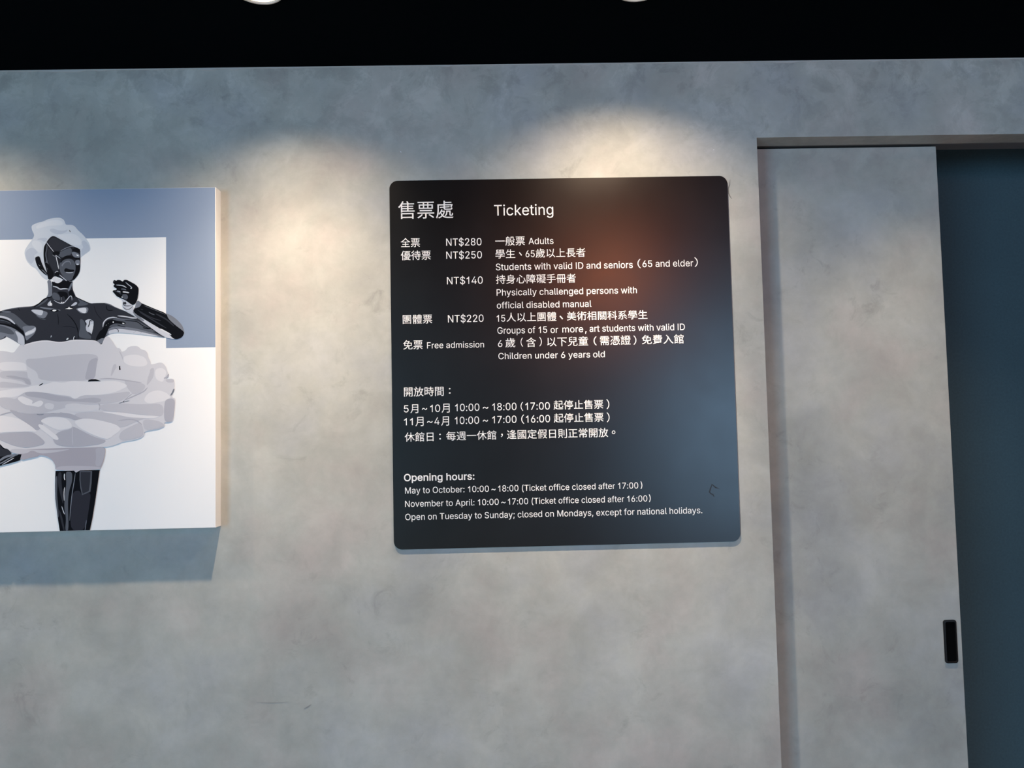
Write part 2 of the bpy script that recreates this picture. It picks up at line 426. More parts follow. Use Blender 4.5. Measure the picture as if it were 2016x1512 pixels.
# ------------------------------------------------------------------ data for lettering and print
GLYPHS = {
'C、': (1000, '273,-56 341,2 290,59 233,119 174,175 117,224 52,167 107,119 165,63 221,4'),
'C。': (1000, '194,244 135,232 87,200 54,151 42,92 54,32 87,-16 135,-49 194,-61 254,-49 302,-16 335,32 347,92 335,151 302,200 254,232|194,-10 143,4 107,40 93,92 107,143 143,179 194,193 246,179 282,143 296,92 282,40 246,4'),
'C一': (1000, '44,431 44,349 960,349 960,431'),
'C上': (1000, '427,825 427,43 51,43 51,-32 950,-32 950,43 506,43 506,441 881,441 881,516 506,516 506,825'),
'C下': (1000, '55,766 55,691 441,691 441,-79 520,-79 520,451 609,401 696,348 776,296 839,250 892,318 819,368 728,424 629,478 534,527 520,511 520,691 946,691 946,766'),
'C人': (1000, '457,837 450,668 405,431 283,184 43,-17 66,-35 87,-56 104,-76 263,38 377,176 454,327 502,480 551,331 630,178 747,38 910,-72 925,-50 944,-28 965,-9 750,150 622,355 558,552 534,689 541,837'),
'C以': (1000, '374,712 418,653 461,590 498,528 525,473 592,513 564,566 526,627 483,689 438,747|761,801 732,503 666,271 544,99 346,-21 367,-41 388,-65 403,-86 497,-36 577,22 643,88 697,163 757,101 813,37 863,-24 900,-77 966,-28 921,31 864,97 799,165 733,230 776,345 807,478 827,628 841,798|141,20 166,39 218,69 319,120 493,204 473,274 240,165 240,763 160,763 160,173 149,132 125,101 100,82 114,64 130,41'),
'C休': (1000, '306,585 306,512 549,512 494,391 427,277 351,178 270,101 290,84 310,63 326,42 400,117 469,209 533,314 588,428 588,-80 662,-80 662,452 717,334 780,223 849,126 922,48 939,69 959,90 979,107 901,184 828,282 761,394 707,512 953,512 953,585 662,585 662,826 588,826 588,585|294,834 241,718 175,609 101,511 20,430 66,354 96,384 126,416 155,450 184,486 184,-78 258,-78 258,594 289,646 318,700 344,755 368,811'),
'C假': (1000, '629,796 629,731 841,731 841,550 629,550 629,485 912,485 912,796|210,835 178,720 138,610 90,511 35,426 76,351 99,383 121,417 142,453 142,-79 214,-79 214,610 233,661 250,713 266,766 280,819|314,796 314,-77 383,-77 383,123 578,123 578,187 383,187 383,312 567,312 567,376 383,376 383,483 589,483 589,796|845,344 829,292 809,244 786,199 760,158 735,201 713,247 694,295 679,344|601,407 601,344 670,344 620,332 639,270 662,212 688,157 718,105 673,62 624,26 572,-4 516,-27 530,-43 544,-63 555,-82 611,-56 664,-26 713,10 758,51 793,11 832,-24 875,-53 921,-78 967,-21 921,2 877,30 838,64 802,102 842,162 876,231 904,308 925,395 882,409 870,407|383,732 523,732 523,547 383,547'),
'C停': (1000, '467,578 795,578 795,494 467,494|398,632 398,440 867,440 867,632|309,377 309,214 375,214 375,315 883,315 883,214 951,214 951,377|564,825 603,750 325,750 325,686 951,686 951,750 684,750 669,781 651,814 632,845|398,240 398,179 594,179 594,5 590,-8 574,-12 443,-11 453,-32 461,-54 467,-76 521,-76 565,-75 601,-72 629,-67 654,-53 666,-30 669,3 669,179 860,179 860,240|263,838 218,726 162,619 100,521 32,439 74,365 103,399 131,435 159,475 159,-79 228,-79 228,588 257,644 284,701 309,759 332,817'),
'C優': (1000, '422,355 393,318 357,282 316,253 362,214 395,239 425,267 450,297 472,327|773,331 806,303 838,272 866,241 887,213 937,243 916,271 887,302 854,332 821,359|554,379 593,354 629,326 657,299 702,332 685,349 663,367 638,385 891,385 891,298 960,298 960,433 866,433 866,686 638,686 659,738 942,738 942,795 321,795 321,738 579,738 566,686 392,686 392,433 293,433 293,298 358,298 358,385 563,385|460,560 795,560 795,517 460,517|460,599 460,642 795,642 795,599|460,477 795,477 795,433 460,433|481,358 481,295 484,264 496,244 518,233 474,196 419,160 353,126 278,96 293,83 309,66 322,49 440,106 472,77 507,51 546,28 485,11 420,-4 349,-16 273,-26 287,-43 300,-63 310,-82 398,-68 479,-52 554,-32 622,-9 692,-35 767,-56 846,-72 929,-84 941,-62 956,-40 972,-21 901,-14 833,-3 768,11 706,27 756,56 800,88 837,123 868,161 820,187 807,184 552,184 598,227 716,227 757,233 780,255 790,300 739,317 731,281 707,273 584,273 551,277 544,295 544,358|626,56 589,73 555,93 524,114 497,136 760,136 733,114 702,93 666,74|233,835 191,720 140,610 82,510 18,426 57,350 82,380 106,413 129,447 152,484 152,-80 224,-80 224,619 246,667 266,716 285,766 302,816'),
'C免': (1000, '332,843 283,764 218,682 137,602 41,528 60,512 80,493 95,473 154,518 154,277 423,277 377,187 304,108 198,43 52,-7 68,-26 84,-49 95,-71 258,-10 375,70 454,166 504,277 548,277 548,43 554,-7 573,-39 611,-55 671,-60 839,-60 892,-52 926,-24 946,31 956,119 932,126 908,136 887,148 883,75 875,33 859,13 833,8 679,8 645,10 629,21 625,44 625,277 877,277 877,588 583,588 611,623 639,660 664,698 686,734 635,767 622,764 374,764 414,827|230,588 257,616 282,644 307,673 329,701 580,701 554,661 525,623 495,588|228,520 466,520 462,474 458,430 451,387 443,345 228,345|545,520 799,520 799,345 521,345 529,387 536,430 541,475'),
'C兒': (1000, '160,748 159,381 159,311 356,311 334,194 285,100 194,29 46,-21 63,-39 79,-60 91,-80 253,-20 355,64 412,174 439,311 553,311 553,29 558,-17 577,-46 615,-61 674,-65 834,-65 888,-57 923,-27 942,32 951,128 928,134 903,143 882,153 878,69 870,21 854,-2 828,-7 682,-7 649,-5 633,6 630,28 630,311 849,311 849,771 542,771 542,702 774,702 774,583 557,583 557,516 774,516 774,381 240,381 240,516 452,516 452,583 240,583 240,709 302,725 364,743 424,762 478,782 418,835 365,812 300,789 230,767'),
'C入': (1000, '295,755 342,719 384,679 422,636 456,591 395,393 308,226 192,90 41,-13 110,-73 249,28 361,155 450,309 517,491 595,336 677,183 782,43 927,-70 935,-42 950,-11 964,15 771,192 648,406 527,625 341,819'),
'C全': (1000, '493,851 403,735 290,628 162,535 26,462 45,444 64,422 78,401 197,469 197,404 461,404 461,248 203,248 203,181 461,181 461,16 76,16 76,-52 929,-52 929,16 539,16 539,181 809,181 809,248 539,248 539,404 809,404 809,470 925,397 939,420 958,442 977,460 858,528 745,605 639,693 542,794 559,820|200,471 283,529 362,594 434,664 500,739 572,662 648,592 726,529 807,471'),
'C冊': (1000, '799,704 799,416 646,416 646,704|40,416 40,343 139,343 139,-83 213,-83 213,343 356,343 356,-69 426,-69 426,343 575,343 575,-69 646,-69 646,343 799,343 799,10 796,-4 783,-8 693,-6 703,-30 711,-57 716,-80 769,-79 810,-75 840,-66 860,-49 870,-25 873,10 873,343 963,343 963,416 873,416 873,778 139,778 139,416|213,416 213,704 356,704 356,416|426,704 575,704 575,416 426,416'),
'C則': (1000, '595,720 595,165 668,165 668,720|840,821 840,20 834,0 814,-6 660,-5 672,-30 682,-57 688,-81 751,-80 801,-79 841,-74 870,-67 895,-50 910,-23 915,20 915,821|167,140 142,91 110,44 74,1 35,-36 98,-82 138,-40 177,9 212,63 241,120|340,111 373,68 405,21 431,-25 451,-66 520,-32 499,8 471,52 439,97 405,139|167,549 411,549 411,424 167,424|167,362 411,362 411,237 167,237|167,734 411,734 411,610 167,610|96,801 96,169 486,169 486,801'),
'C含': (1000, '400,584 442,558 484,528 522,499 551,472 607,517 576,543 537,571 495,599 453,624|178,259 178,-79 254,-79 254,-31 743,-31 743,-77 821,-77 821,259 641,259 796,434 741,463 729,458 187,458 187,391 666,391 545,259|254,35 254,193 743,193 743,35|501,844 415,742 303,652 175,578 36,522 55,501 73,477 87,455 204,506 315,569 416,644 504,728 591,644 693,570 803,508 917,463 932,485 951,509 969,529 849,571 733,629 629,699 545,777 569,810'),
'C售': (1000, '250,842 207,758 155,679 96,608 32,547 85,491 115,520 145,552 175,587 175,255 249,255 249,295 902,295 902,354 579,354 579,429 834,429 834,482 579,482 579,551 831,551 831,605 579,605 579,673 879,673 879,730 592,730 576,766 555,805 534,841 466,821 511,730 273,730 320,820|174,223 174,-82 248,-82 248,-34 766,-34 766,-82 843,-82 843,223|248,28 248,160 766,160 766,28|506,551 506,482 249,482 249,551|506,605 249,605 249,673 506,673|506,429 506,354 249,354 249,429'),
'C國': (1000, '625,676 665,654 703,629 733,604 769,644 739,668 700,692 660,712|198,185 209,127 503,185 500,238|297,427 412,427 412,325 297,325|244,473 244,279 467,279 467,473|504,701 512,593 208,593 208,537 517,537 526,454 539,375 554,303 572,239 539,201 502,166 463,135 420,108 464,61 500,86 534,114 567,144 597,176 626,129 660,95 701,78 737,75 767,95 789,139 803,208 787,217 769,229 753,243 746,186 736,150 723,138 692,153 665,185 641,232 676,286 706,345 731,409 753,478 692,490 678,440 660,393 640,348 617,306 606,357 595,414 587,474 580,537 794,537 794,593 575,593 568,701|82,794 82,-83 154,-83 154,-36 844,-36 844,-83 918,-83 918,794|154,32 154,725 844,725 844,32'),
'C團': (1000, '306,167 339,136 371,103 394,73 445,102 421,132 389,164 354,193|464,719 464,672 211,672 211,624 464,624 464,583 251,583 251,381 464,381 464,331 214,329 217,282 696,294 737,250 779,283 750,315 711,349 670,381 751,381 751,583 528,583 528,624 786,624 786,672 528,672 528,719|592,281 592,244 199,244 199,197 592,197 592,106 589,97 578,93 489,93 500,73 507,50 560,50 599,52 627,57 651,72 657,104 657,197 801,197 801,244 657,244 657,281|311,464 464,464 464,420 311,420|528,464 688,464 688,420 528,420|311,544 464,544 464,502 311,502|528,544 688,544 688,502 528,502|628,354 652,335 528,332 528,381 668,381|96,794 96,-80 165,-80 165,-28 834,-28 834,-75 905,-75 905,794|165,33 165,734 834,734 834,33'),
'C學': (1000, '473,223 473,180 53,180 53,116 473,116 473,2 469,-11 453,-15 318,-14 328,-35 338,-56 344,-77 399,-77 443,-77 479,-74 506,-68 531,-54 543,-33 546,0 546,116 948,116 948,180 546,180 546,197 606,223 666,253 722,286 772,321 728,360 712,356 239,356 239,299 632,299 594,278 554,257 513,239|135,782 155,482 75,482 75,299 147,299 147,424 854,424 854,299 929,299 929,482 850,482 873,802 639,802 639,750 799,750 796,696 644,696 644,644 792,644 788,589 639,589 639,538 784,538 778,482 225,482 222,538 362,538 362,589 219,589 215,644 357,644 357,696 212,696 209,747 249,754 289,763 329,773 364,785 330,831 286,818 235,805 183,792|386,618 459,577 428,557 396,538 364,522 406,482 439,501 472,523 505,548 578,490 618,527 545,582 567,603 587,624 604,646 551,662 501,610 424,650|389,785 460,749 371,696 414,660 445,678 475,698 506,721 576,669 615,706 546,755 601,816 548,831 501,781 427,819'),
'C定': (1000, '224,378 202,250 164,137 110,42 36,-33 57,-48 80,-66 97,-83 144,-36 184,17 218,77 247,144 327,39 429,-25 552,-56 698,-64 932,-64 938,-39 949,-11 960,12 702,11 659,12 617,14 576,17 538,23 538,225 836,225 836,295 538,295 538,459 795,459 795,532 211,532 211,459 460,459 460,44 402,73 352,114 310,169 276,239 300,370|426,826 443,794 459,760 472,727 82,727 82,509 156,509 156,656 841,656 841,509 918,509 918,727 558,727 543,765 523,807 500,847'),
'C常': (1000, '313,491 692,491 692,393 313,393|152,253 152,-35 227,-35 227,185 474,185 474,-80 551,-80 551,185 784,185 784,44 780,32 764,27 635,29 645,7 655,-17 661,-39 714,-39 758,-38 794,-34 821,-28 845,-13 857,10 860,43 860,253 551,253 551,336 768,336 768,548 241,548 241,336 474,336 474,253|168,803 198,765 226,723 247,685 86,685 86,470 158,470 158,619 847,619 847,470 921,470 921,685 544,685 544,841 468,841 468,685 259,685 320,714 298,751 268,792 236,831|763,832 738,792 708,748 678,710 740,685 841,805'),
'C待': (1000, '415,204 450,160 484,113 513,67 534,26 598,64 576,104 547,149 512,194 477,236|255,838 215,783 163,728 104,676 44,632 83,570 150,621 215,680 275,744 325,810|606,835 606,710 386,710 386,642 606,642 606,515 327,515 327,446 747,446 747,334 339,334 339,265 747,265 747,11 742,-3 726,-7 594,-6 604,-30 613,-55 619,-78 673,-78 717,-77 752,-73 780,-66 804,-50 817,-26 821,11 821,265 955,265 955,334 821,334 821,446 962,446 962,515 681,515 681,642 910,642 910,710 681,710 681,835|272,617 223,540 163,467 97,401 29,345 69,271 98,296 127,323 156,352 185,382 185,-79 257,-79 257,468 286,509 313,550 338,591'),
'C心': (1000, '295,561 295,65 302,3 325,-36 368,-56 435,-62 637,-62 706,-50 749,-10 772,65 784,184 760,192 734,204 712,218 706,112 694,49 671,17 634,9 441,9 398,13 378,30 373,65 373,561|135,486 121,391 100,291 74,193 44,108 120,76 149,167 173,270 193,375 207,472|761,485 802,390 840,289 871,191 892,105 966,135 944,220 912,317 874,417 831,512|342,756 416,701 491,640 559,580 611,527 665,584 611,636 543,694 467,752 393,805'),
'C憑': (1000, '303,161 303,26 309,-20 329,-50 370,-65 436,-69 639,-69 691,-63 724,-42 744,1 755,70 732,76 708,85 688,96 681,31 665,3 631,-3 442,-3 400,-1 381,7 376,26 376,161|405,186 450,159 494,128 532,96 562,65 614,107 584,138 544,169 500,199 455,225|737,136 786,90 832,40 872,-11 900,-56 964,-18 934,28 893,78 845,126 796,170|67,759 115,735 164,707 208,677 242,649 290,708 254,735 209,763 160,790 112,812|686,375 712,346 734,315 750,286 795,308 778,336 755,367 730,394|568,363 588,324 606,285 617,250 671,267 659,301 640,340 618,377|178,174 156,120 127,68 89,20 44,-18 105,-60 151,-17 188,35 218,91 242,149|57,295 115,241 162,301 210,365 257,430 301,494 255,542 205,474 153,407 103,346|345,394 331,351 313,310 290,271 262,240 315,206 344,241 368,282 386,327 400,373|442,360 456,316 466,271 471,231 529,243 522,282 510,327 495,371|447,634 604,634 604,577 447,577|447,684 447,740 604,740 604,684|447,527 604,527 604,469 447,469|375,469 375,411 855,411 848,346 841,301 833,272 824,256 813,250 797,248 720,252 731,224 736,195 828,194 857,200 880,216 894,240 906,283 916,348 925,441 928,469 673,469 673,527 866,527 866,577 673,577 673,634 866,634 866,684 673,684 673,740 903,740 903,797 375,797'),
'C手': (1000, '50,322 50,248 463,248 463,25 456,3 432,-3 246,-2 258,-25 270,-52 278,-76 350,-76 408,-75 453,-70 487,-63 517,-47 534,-19 540,25 540,248 953,248 953,322 540,322 540,484 896,484 896,556 540,556 540,719 627,731 709,744 785,760 853,778 798,839 660,807 489,783 301,765 116,753 123,733 130,710 134,688 214,692 296,696 379,702 463,710 463,556 117,556 117,484 463,484 463,322'),
'C持': (1000, '448,204 481,160 512,113 539,66 558,26 620,65 599,105 571,149 539,195 506,237|626,835 626,710 413,710 413,642 626,642 626,515 362,515 362,446 758,446 758,334 373,334 373,265 758,265 758,11 754,-3 739,-7 615,-6 625,-30 633,-55 638,-79 689,-79 731,-77 764,-74 790,-67 814,-51 827,-27 830,11 830,265 954,265 954,334 830,334 830,446 960,446 960,515 698,515 698,642 912,642 912,710 698,710 698,835|171,839 171,638 42,638 42,568 171,568 171,351 28,309 47,235 171,275 171,11 167,-4 154,-8 60,-7 69,-30 77,-56 81,-77 136,-76 178,-72 207,-63 227,-48 238,-24 241,10 241,298 350,334 340,403 241,372 241,568 347,568 347,638 241,638 241,839'),
'C放': (1000, '206,823 226,777 244,728 257,686 326,709 312,749 293,796 272,842|44,678 44,608 162,608 162,400 158,291 139,181 98,72 25,-30 45,-45 65,-62 81,-79 161,32 207,151 229,274 234,399 234,405 371,405 366,231 359,113 351,43 340,11 328,0 310,-3 216,1 225,-21 231,-46 235,-69 344,-68 368,-64 387,-53 404,-35 420,7 431,92 437,232 442,440 443,475 234,475 234,608 488,608 488,678|625,583 813,583 796,491 775,406 749,328 717,257 686,329 661,406 639,488 622,574|612,841 585,713 548,593 501,485 445,395 503,338 529,376 554,418 577,463 596,387 619,315 644,247 673,183 625,123 569,70 505,23 431,-17 448,-37 464,-61 475,-82 546,-41 609,5 665,56 713,113 756,55 804,3 858,-41 918,-78 933,-56 952,-33 971,-14 908,22 852,67 802,120 759,181 802,267 837,362 866,467 888,583 962,583 962,653 647,653 689,828'),
'C日': (1000, '253,352 752,352 752,71 253,71|253,426 253,697 752,697 752,426|176,772 176,-69 253,-69 253,-4 752,-4 752,-64 832,-64 832,772'),
'C時': (1000, '445,209 483,166 519,119 550,74 572,33 636,72 613,113 581,158 544,203 505,244|631,841 631,721 421,721 421,654 631,654 631,527 379,527 379,459 763,459 763,346 384,346 384,279 763,279 763,10 758,-5 742,-9 608,-8 619,-31 628,-56 633,-79 688,-79 733,-77 768,-73 796,-66 820,-51 833,-27 837,9 837,279 954,279 954,346 837,346 837,459 964,459 964,527 705,527 705,654 922,654 922,721 705,721 705,841|291,416 291,185 146,185 146,416|291,484 146,484 146,706 291,706|76,775 76,35 146,35 146,117 362,117 362,775'),
'C月': (1000, '207,787 207,479 202,352 179,219 125,89 29,-27 49,-42 70,-62 86,-81 151,-12 200,65 235,147 259,232 742,232 742,32 735,9 711,2 524,3 537,-22 548,-50 556,-76 629,-76 688,-74 734,-69 769,-61 799,-43 816,-14 821,31 821,787|283,714 742,714 742,546 283,546|283,475 742,475 742,305 272,305 277,349 281,392 282,434'),
'C止': (1000, '188,619 188,44 49,44 49,-30 949,-30 949,44 577,44 577,430 905,430 905,505 577,505 577,837 499,837 499,44 265,44 265,619'),
'C正': (1000, '188,510 188,38 52,38 52,-35 950,-35 950,38 565,38 565,353 878,353 878,426 565,426 565,693 917,693 917,767 90,767 90,693 486,693 486,38 265,38 265,510'),
'C歲': (1000, '266,245 254,205 238,167 218,131 195,100 243,68 267,103 289,143 308,187 323,233|222,795 222,615 60,615 60,551 583,551 588,463 117,463 117,296 114,214 104,125 79,36 37,-46 58,-55 81,-69 99,-82 144,6 171,105 184,204 187,295 187,400 594,400 606,321 621,246 639,178 660,116 618,74 572,36 523,2 471,-27 522,-80 567,-52 611,-21 651,13 690,50 724,-2 763,-42 805,-66 851,-75 892,-67 920,-40 939,12 950,93 931,101 911,113 894,126 887,49 875,6 856,-7 825,1 794,22 766,58 739,105 777,157 812,214 842,274 868,339 800,354 782,306 761,261 737,218 710,178 695,227 682,280 671,338 662,400 932,400 932,463 827,463 859,497 835,515 804,534 771,551 941,551 941,615 547,615 547,696 849,696 849,754 547,754 547,840 473,840 473,615 292,615 292,795|697,530 738,510 778,486 811,463 656,463 651,551 718,551|509,237 496,198 477,162 454,127 426,95 426,286 552,286 552,342 233,342 233,286 363,286 363,83 414,83 371,48 322,17 266,-8 206,-29 239,-75 356,-26 452,42 524,127 571,227'),
'C每': (1000, '391,458 440,433 489,405 533,374 568,345 269,345 290,503 750,503 744,345 574,345 616,389 580,418 534,448 484,476 434,500|43,347 43,279 185,279 146,52 187,52 720,51 714,24 707,5 700,-7 685,-19 664,-22 548,-17 557,-36 563,-58 566,-77 615,-79 660,-80 695,-79 723,-74 746,-62 766,-42 777,-22 787,8 795,51 924,51 924,118 803,118 815,279 959,279 959,347 818,347 825,533 826,570 223,570 195,347|729,118 564,118 599,156 562,188 515,221 462,252 409,280 741,280|365,238 414,212 463,181 508,149 545,118 235,118 260,280 406,280|271,846 225,751 170,660 107,578 39,510 106,465 147,509 187,559 227,613 265,671 925,671 925,739 304,739 346,824'),
'C生': (1000, '239,824 206,718 163,618 112,528 54,453 121,408 149,444 176,484 201,527 226,573 463,573 463,352 165,352 165,280 463,280 463,25 55,25 55,-48 949,-48 949,25 541,25 541,280 865,280 865,352 541,352 541,573 901,573 901,646 541,646 541,840 463,840 463,646 259,646 275,685 290,725 303,766 315,807'),
'C相': (1000, '546,474 850,474 850,300 546,300|546,542 546,710 850,710 850,542|546,231 850,231 850,57 546,57|473,781 473,-73 546,-73 546,-12 850,-12 850,-70 926,-70 926,781|214,840 214,626 52,626 52,554 205,554 173,448 130,344 81,250 29,175 43,154 57,130 68,107 108,166 147,237 182,317 214,402 214,-79 287,-79 287,378 316,339 345,300 370,264 389,234 435,295 408,328 366,377 322,427 287,464 287,554 430,554 430,626 287,626 287,840'),
'C礙': (1000, '569,792 540,775 507,758 471,740 433,724 433,839 373,839 373,610 380,561 405,536 456,529 559,529 600,538 623,572 634,640 606,649 580,663 576,612 568,591 551,586 463,586 438,591 433,611 433,670 478,686 524,704 569,723 611,743|348,256 348,198 454,198 442,137 419,74 379,14 319,-40 335,-53 349,-68 361,-83 409,-41 446,5 474,52 493,101 553,22 595,59 572,91 542,127 508,161 513,198 613,198 613,256 517,256 517,273 517,373 606,373 606,430 444,430 463,510 405,521 393,463 377,407 357,355 332,309 385,282 400,309 413,340 426,373 458,373 458,273 458,256|648,650 702,620 756,585 804,549 841,515 882,562 812,618 850,654 887,693 922,735 953,777 910,809 897,805 623,805 623,745 850,745 824,711 795,678 765,648 686,691|645,334 639,220 623,116 594,28 546,-41 569,-60 587,-83 615,-50 638,-13 656,29 671,74 712,4 760,-38 816,-60 878,-66 950,-66 954,-45 961,-22 970,-2 882,-3 860,-2 838,1 817,6 817,210 949,210 949,270 817,270 817,439 890,439 870,353 920,334 930,368 941,406 951,448 960,489 919,502 908,499 615,499 615,439 757,439 757,42 731,74 709,118 691,175 702,334|44,785 44,717 149,717 130,591 105,473 70,367 25,277 41,256 56,231 67,210 109,289 109,-26 170,-26 170,58 326,58 326,484 174,484 187,540 199,598 208,657 217,717 352,717 352,785|170,417 263,417 263,124 170,124'),
'C票': (1000, '646,107 711,68 777,25 837,-18 884,-56 942,-11 893,27 831,68 765,109 700,145|175,365 175,305 827,305 827,365|271,148 225,101 170,58 108,18 44,-14 102,-64 166,-26 230,19 290,70 341,124|54,236 54,173 463,173 463,2 460,-10 445,-14 327,-13 337,-35 346,-59 351,-81 415,-80 464,-77 500,-69 524,-55 536,-33 539,0 539,173 949,173 949,236|125,661 125,430 881,430 881,661 646,661 646,738 929,738 929,800 65,800 65,738 347,738 347,661|416,738 575,738 575,661 416,661|195,604 347,604 347,488 195,488|416,604 575,604 575,488 416,488|646,604 807,604 807,488 646,488'),
'C科': (1000, '503,727 549,693 594,656 633,619 663,585 715,633 684,667 643,704 597,739 551,771|463,466 513,432 562,393 606,354 640,319 690,368 655,403 611,441 560,477 510,510|372,826 306,802 226,780 140,761 53,745 74,687 212,709 212,558 43,558 43,488 202,488 167,400 124,314 77,235 28,172 42,151 56,126 67,103 105,156 143,219 179,290 212,365 212,-78 286,-78 286,387 313,347 340,306 363,268 379,238 425,296 286,469 286,488 434,488 434,558 286,558 286,725 334,738 378,751 418,766|422,190 433,118 762,172 762,-78 836,-78 836,185 965,206 954,275 836,256 836,841 762,841 762,244'),
'C童': (1000, '664,705 609,600 374,600 384,603 371,635 351,671 329,705|443,831 479,766 115,766 115,705 324,705 259,687 276,660 292,629 304,600 49,600 49,538 951,538 951,600 689,600 742,687 664,705 888,705 888,766 560,766 512,850|159,485 159,193 462,193 462,128 119,128 119,71 462,71 462,2 46,2 46,-58 955,-58 955,2 536,2 536,71 882,71 882,128 536,128 536,193 842,193 842,485|230,316 462,316 462,244 230,244|536,316 769,316 769,244 536,244|230,435 462,435 462,364 230,364|536,435 769,435 769,364 536,364'),
'C系': (1000, '286,224 241,170 188,118 130,70 70,30 93,15 117,-3 136,-20 195,25 255,78 311,137 361,197|636,190 701,138 766,81 826,26 872,-22 936,23 887,71 827,125 761,179 695,229|664,444 745,363 305,334 418,393 531,459 644,532 756,612 698,660 660,630 620,600 580,571 540,543 295,531 349,572 403,616 456,665 507,716 603,727 694,739 779,754 855,770 803,833 660,805 485,782 295,765 107,753 115,733 122,709 126,688 401,706 351,657 304,614 264,581 236,561 208,542 183,528 162,521 183,454 203,459 242,464 315,470 438,478 377,441 323,410 278,385 245,369 189,342 142,324 106,315 129,245 156,252 207,260 305,269 471,282 471,20 467,8 451,4 320,6 332,-18 342,-44 349,-69 400,-69 442,-67 477,-63 505,-56 531,-41 544,-16 547,19 547,288 796,306 866,216 926,252 888,303 838,360 781,419 722,474'),
'C美': (1000, '695,844 677,809 655,771 631,734 608,700 343,700 380,717 365,747 344,779 319,813 292,844 226,816 256,779 283,739 304,700 98,700 98,633 460,633 460,551 147,551 147,486 460,486 460,401 56,401 56,334 452,334 438,257 82,257 82,189 416,189 370,120 298,64 190,21 41,-10 56,-31 70,-55 79,-77 246,-37 366,19 446,91 496,182 566,85 658,10 774,-43 913,-77 926,-53 942,-28 960,-8 831,16 723,57 637,114 572,189 937,189 937,257 518,257 530,334 950,334 950,401 536,401 536,486 858,486 858,551 536,551 536,633 903,633 903,700 691,700 773,820'),
'C者': (1000, '837,806 810,772 782,738 753,705 722,673 722,714 473,714 473,840 399,840 399,714 142,714 142,648 399,648 399,519 54,519 54,451 446,451 348,392 246,340 140,293 32,252 80,189 126,207 173,227 219,247 264,269 264,-80 339,-80 339,-47 746,-47 746,-76 823,-76 823,346 408,346 569,451 946,451 946,519 657,519 724,578 787,639 846,704 901,771|473,519 473,648 697,648 661,614 624,581 585,550 544,519|339,123 746,123 746,18 339,18|339,183 339,282 746,282 746,183'),
'C般': (1000, '219,597 239,563 259,528 276,493 289,462 340,489 321,530 296,575 268,620|222,272 243,235 262,196 279,158 292,124 344,151 331,183 314,220 294,258 273,294|45,410 45,344 118,344 112,245 99,144 76,46 42,-44 61,-54 83,-69 100,-83 138,15 164,123 178,235 185,344 379,344 379,15 375,1 361,-3 252,-2 261,-24 269,-49 274,-71 333,-70 379,-67 412,-58 433,-43 445,-19 448,15 448,742 293,742 331,831 255,843 224,742 119,742 119,442 119,410|187,680 379,680 379,410 187,410 187,442|552,797 552,677 550,632 540,586 517,541 479,500 497,486 518,468 534,451 579,501 606,559 620,618 623,676 623,731 778,731 778,584 784,528 807,497 856,487 918,487 965,492 959,553 917,548 862,548 851,555 848,583 848,797|834,346 812,285 785,229 754,180 718,136 677,182 642,232 613,287 589,346|502,413 502,346 547,346 519,338 547,267 581,201 620,141 665,87 621,55 573,28 522,5 468,-15 484,-33 500,-55 512,-75 568,-53 620,-27 670,3 717,39 760,7 806,-21 856,-46 909,-66 924,-44 941,-22 959,-3 907,14 858,36 812,61 770,91 818,153 859,224 893,305 919,397 875,415 862,413'),
'C處': (1000, '329,395 302,327 267,265 224,209 177,161 186,227 191,291 194,353 195,409 195,595 452,595 452,528 249,515 252,463 452,476 452,449 458,407 480,381 522,368 589,364 816,364 876,372 909,401 923,460 903,465 880,472 862,481 856,441 840,423 808,419 593,419 547,421 527,430 522,450 522,481 777,498 773,548 522,532 522,595 849,595 810,500 873,481 891,516 909,557 926,600 942,644 890,658 877,655 526,655 526,720 870,720 870,777 526,777 526,840 452,840 452,655 124,655 124,410 122,303 110,186 84,70 37,-37 56,-49 78,-66 95,-82 123,-29 145,29 162,89 175,152 217,111 285,185 302,142 320,104 341,71 302,37 258,9 212,-14 162,-32 175,-48 187,-67 196,-84 247,-64 295,-39 340,-10 381,25 445,-22 520,-51 606,-65 703,-69 939,-69 945,-47 954,-24 964,-5 706,-5 623,-2 548,10 480,33 422,70 456,118 485,174 508,236 526,306 487,317 475,315 363,315 389,380|334,259 452,259 438,219 421,182 402,147 381,116 359,151 339,192 322,239|585,316 585,237 582,196 571,154 547,112 506,73 553,30 600,77 629,129 643,182 647,234 647,257 755,257 755,142 757,102 762,78 773,64 797,52 824,48 869,48 892,50 912,56 927,68 938,87 942,108 945,141 947,178 921,189 898,203 894,126 883,106 865,103 839,103 824,106 820,138 820,316'),
'C術': (1000, '529,417 569,352 609,283 644,216 670,157 726,183 699,241 664,306 624,374 582,438|707,760 707,693 946,693 946,760|553,758 579,725 605,689 627,654 643,623 693,653 677,683 654,718 628,752 601,785|213,840 180,787 136,733 86,682 35,639 76,583 133,632 189,690 240,752 282,815|454,832 454,597 303,597 303,527 428,527 394,410 350,300 296,203 233,121 285,73 334,137 379,211 419,293 454,382 454,-77 525,-77 525,527 690,527 690,597 525,597 525,832|683,526 683,458 798,458 798,19 794,7 780,3 668,4 677,-20 685,-46 689,-70 752,-69 799,-65 833,-56 855,-40 867,-16 870,19 870,458 960,458 960,526|239,639 195,557 141,480 80,410 16,351 32,331 49,306 61,286 91,314 121,344 150,377 150,-81 219,-81 219,467 243,504 266,541 287,578 306,616'),
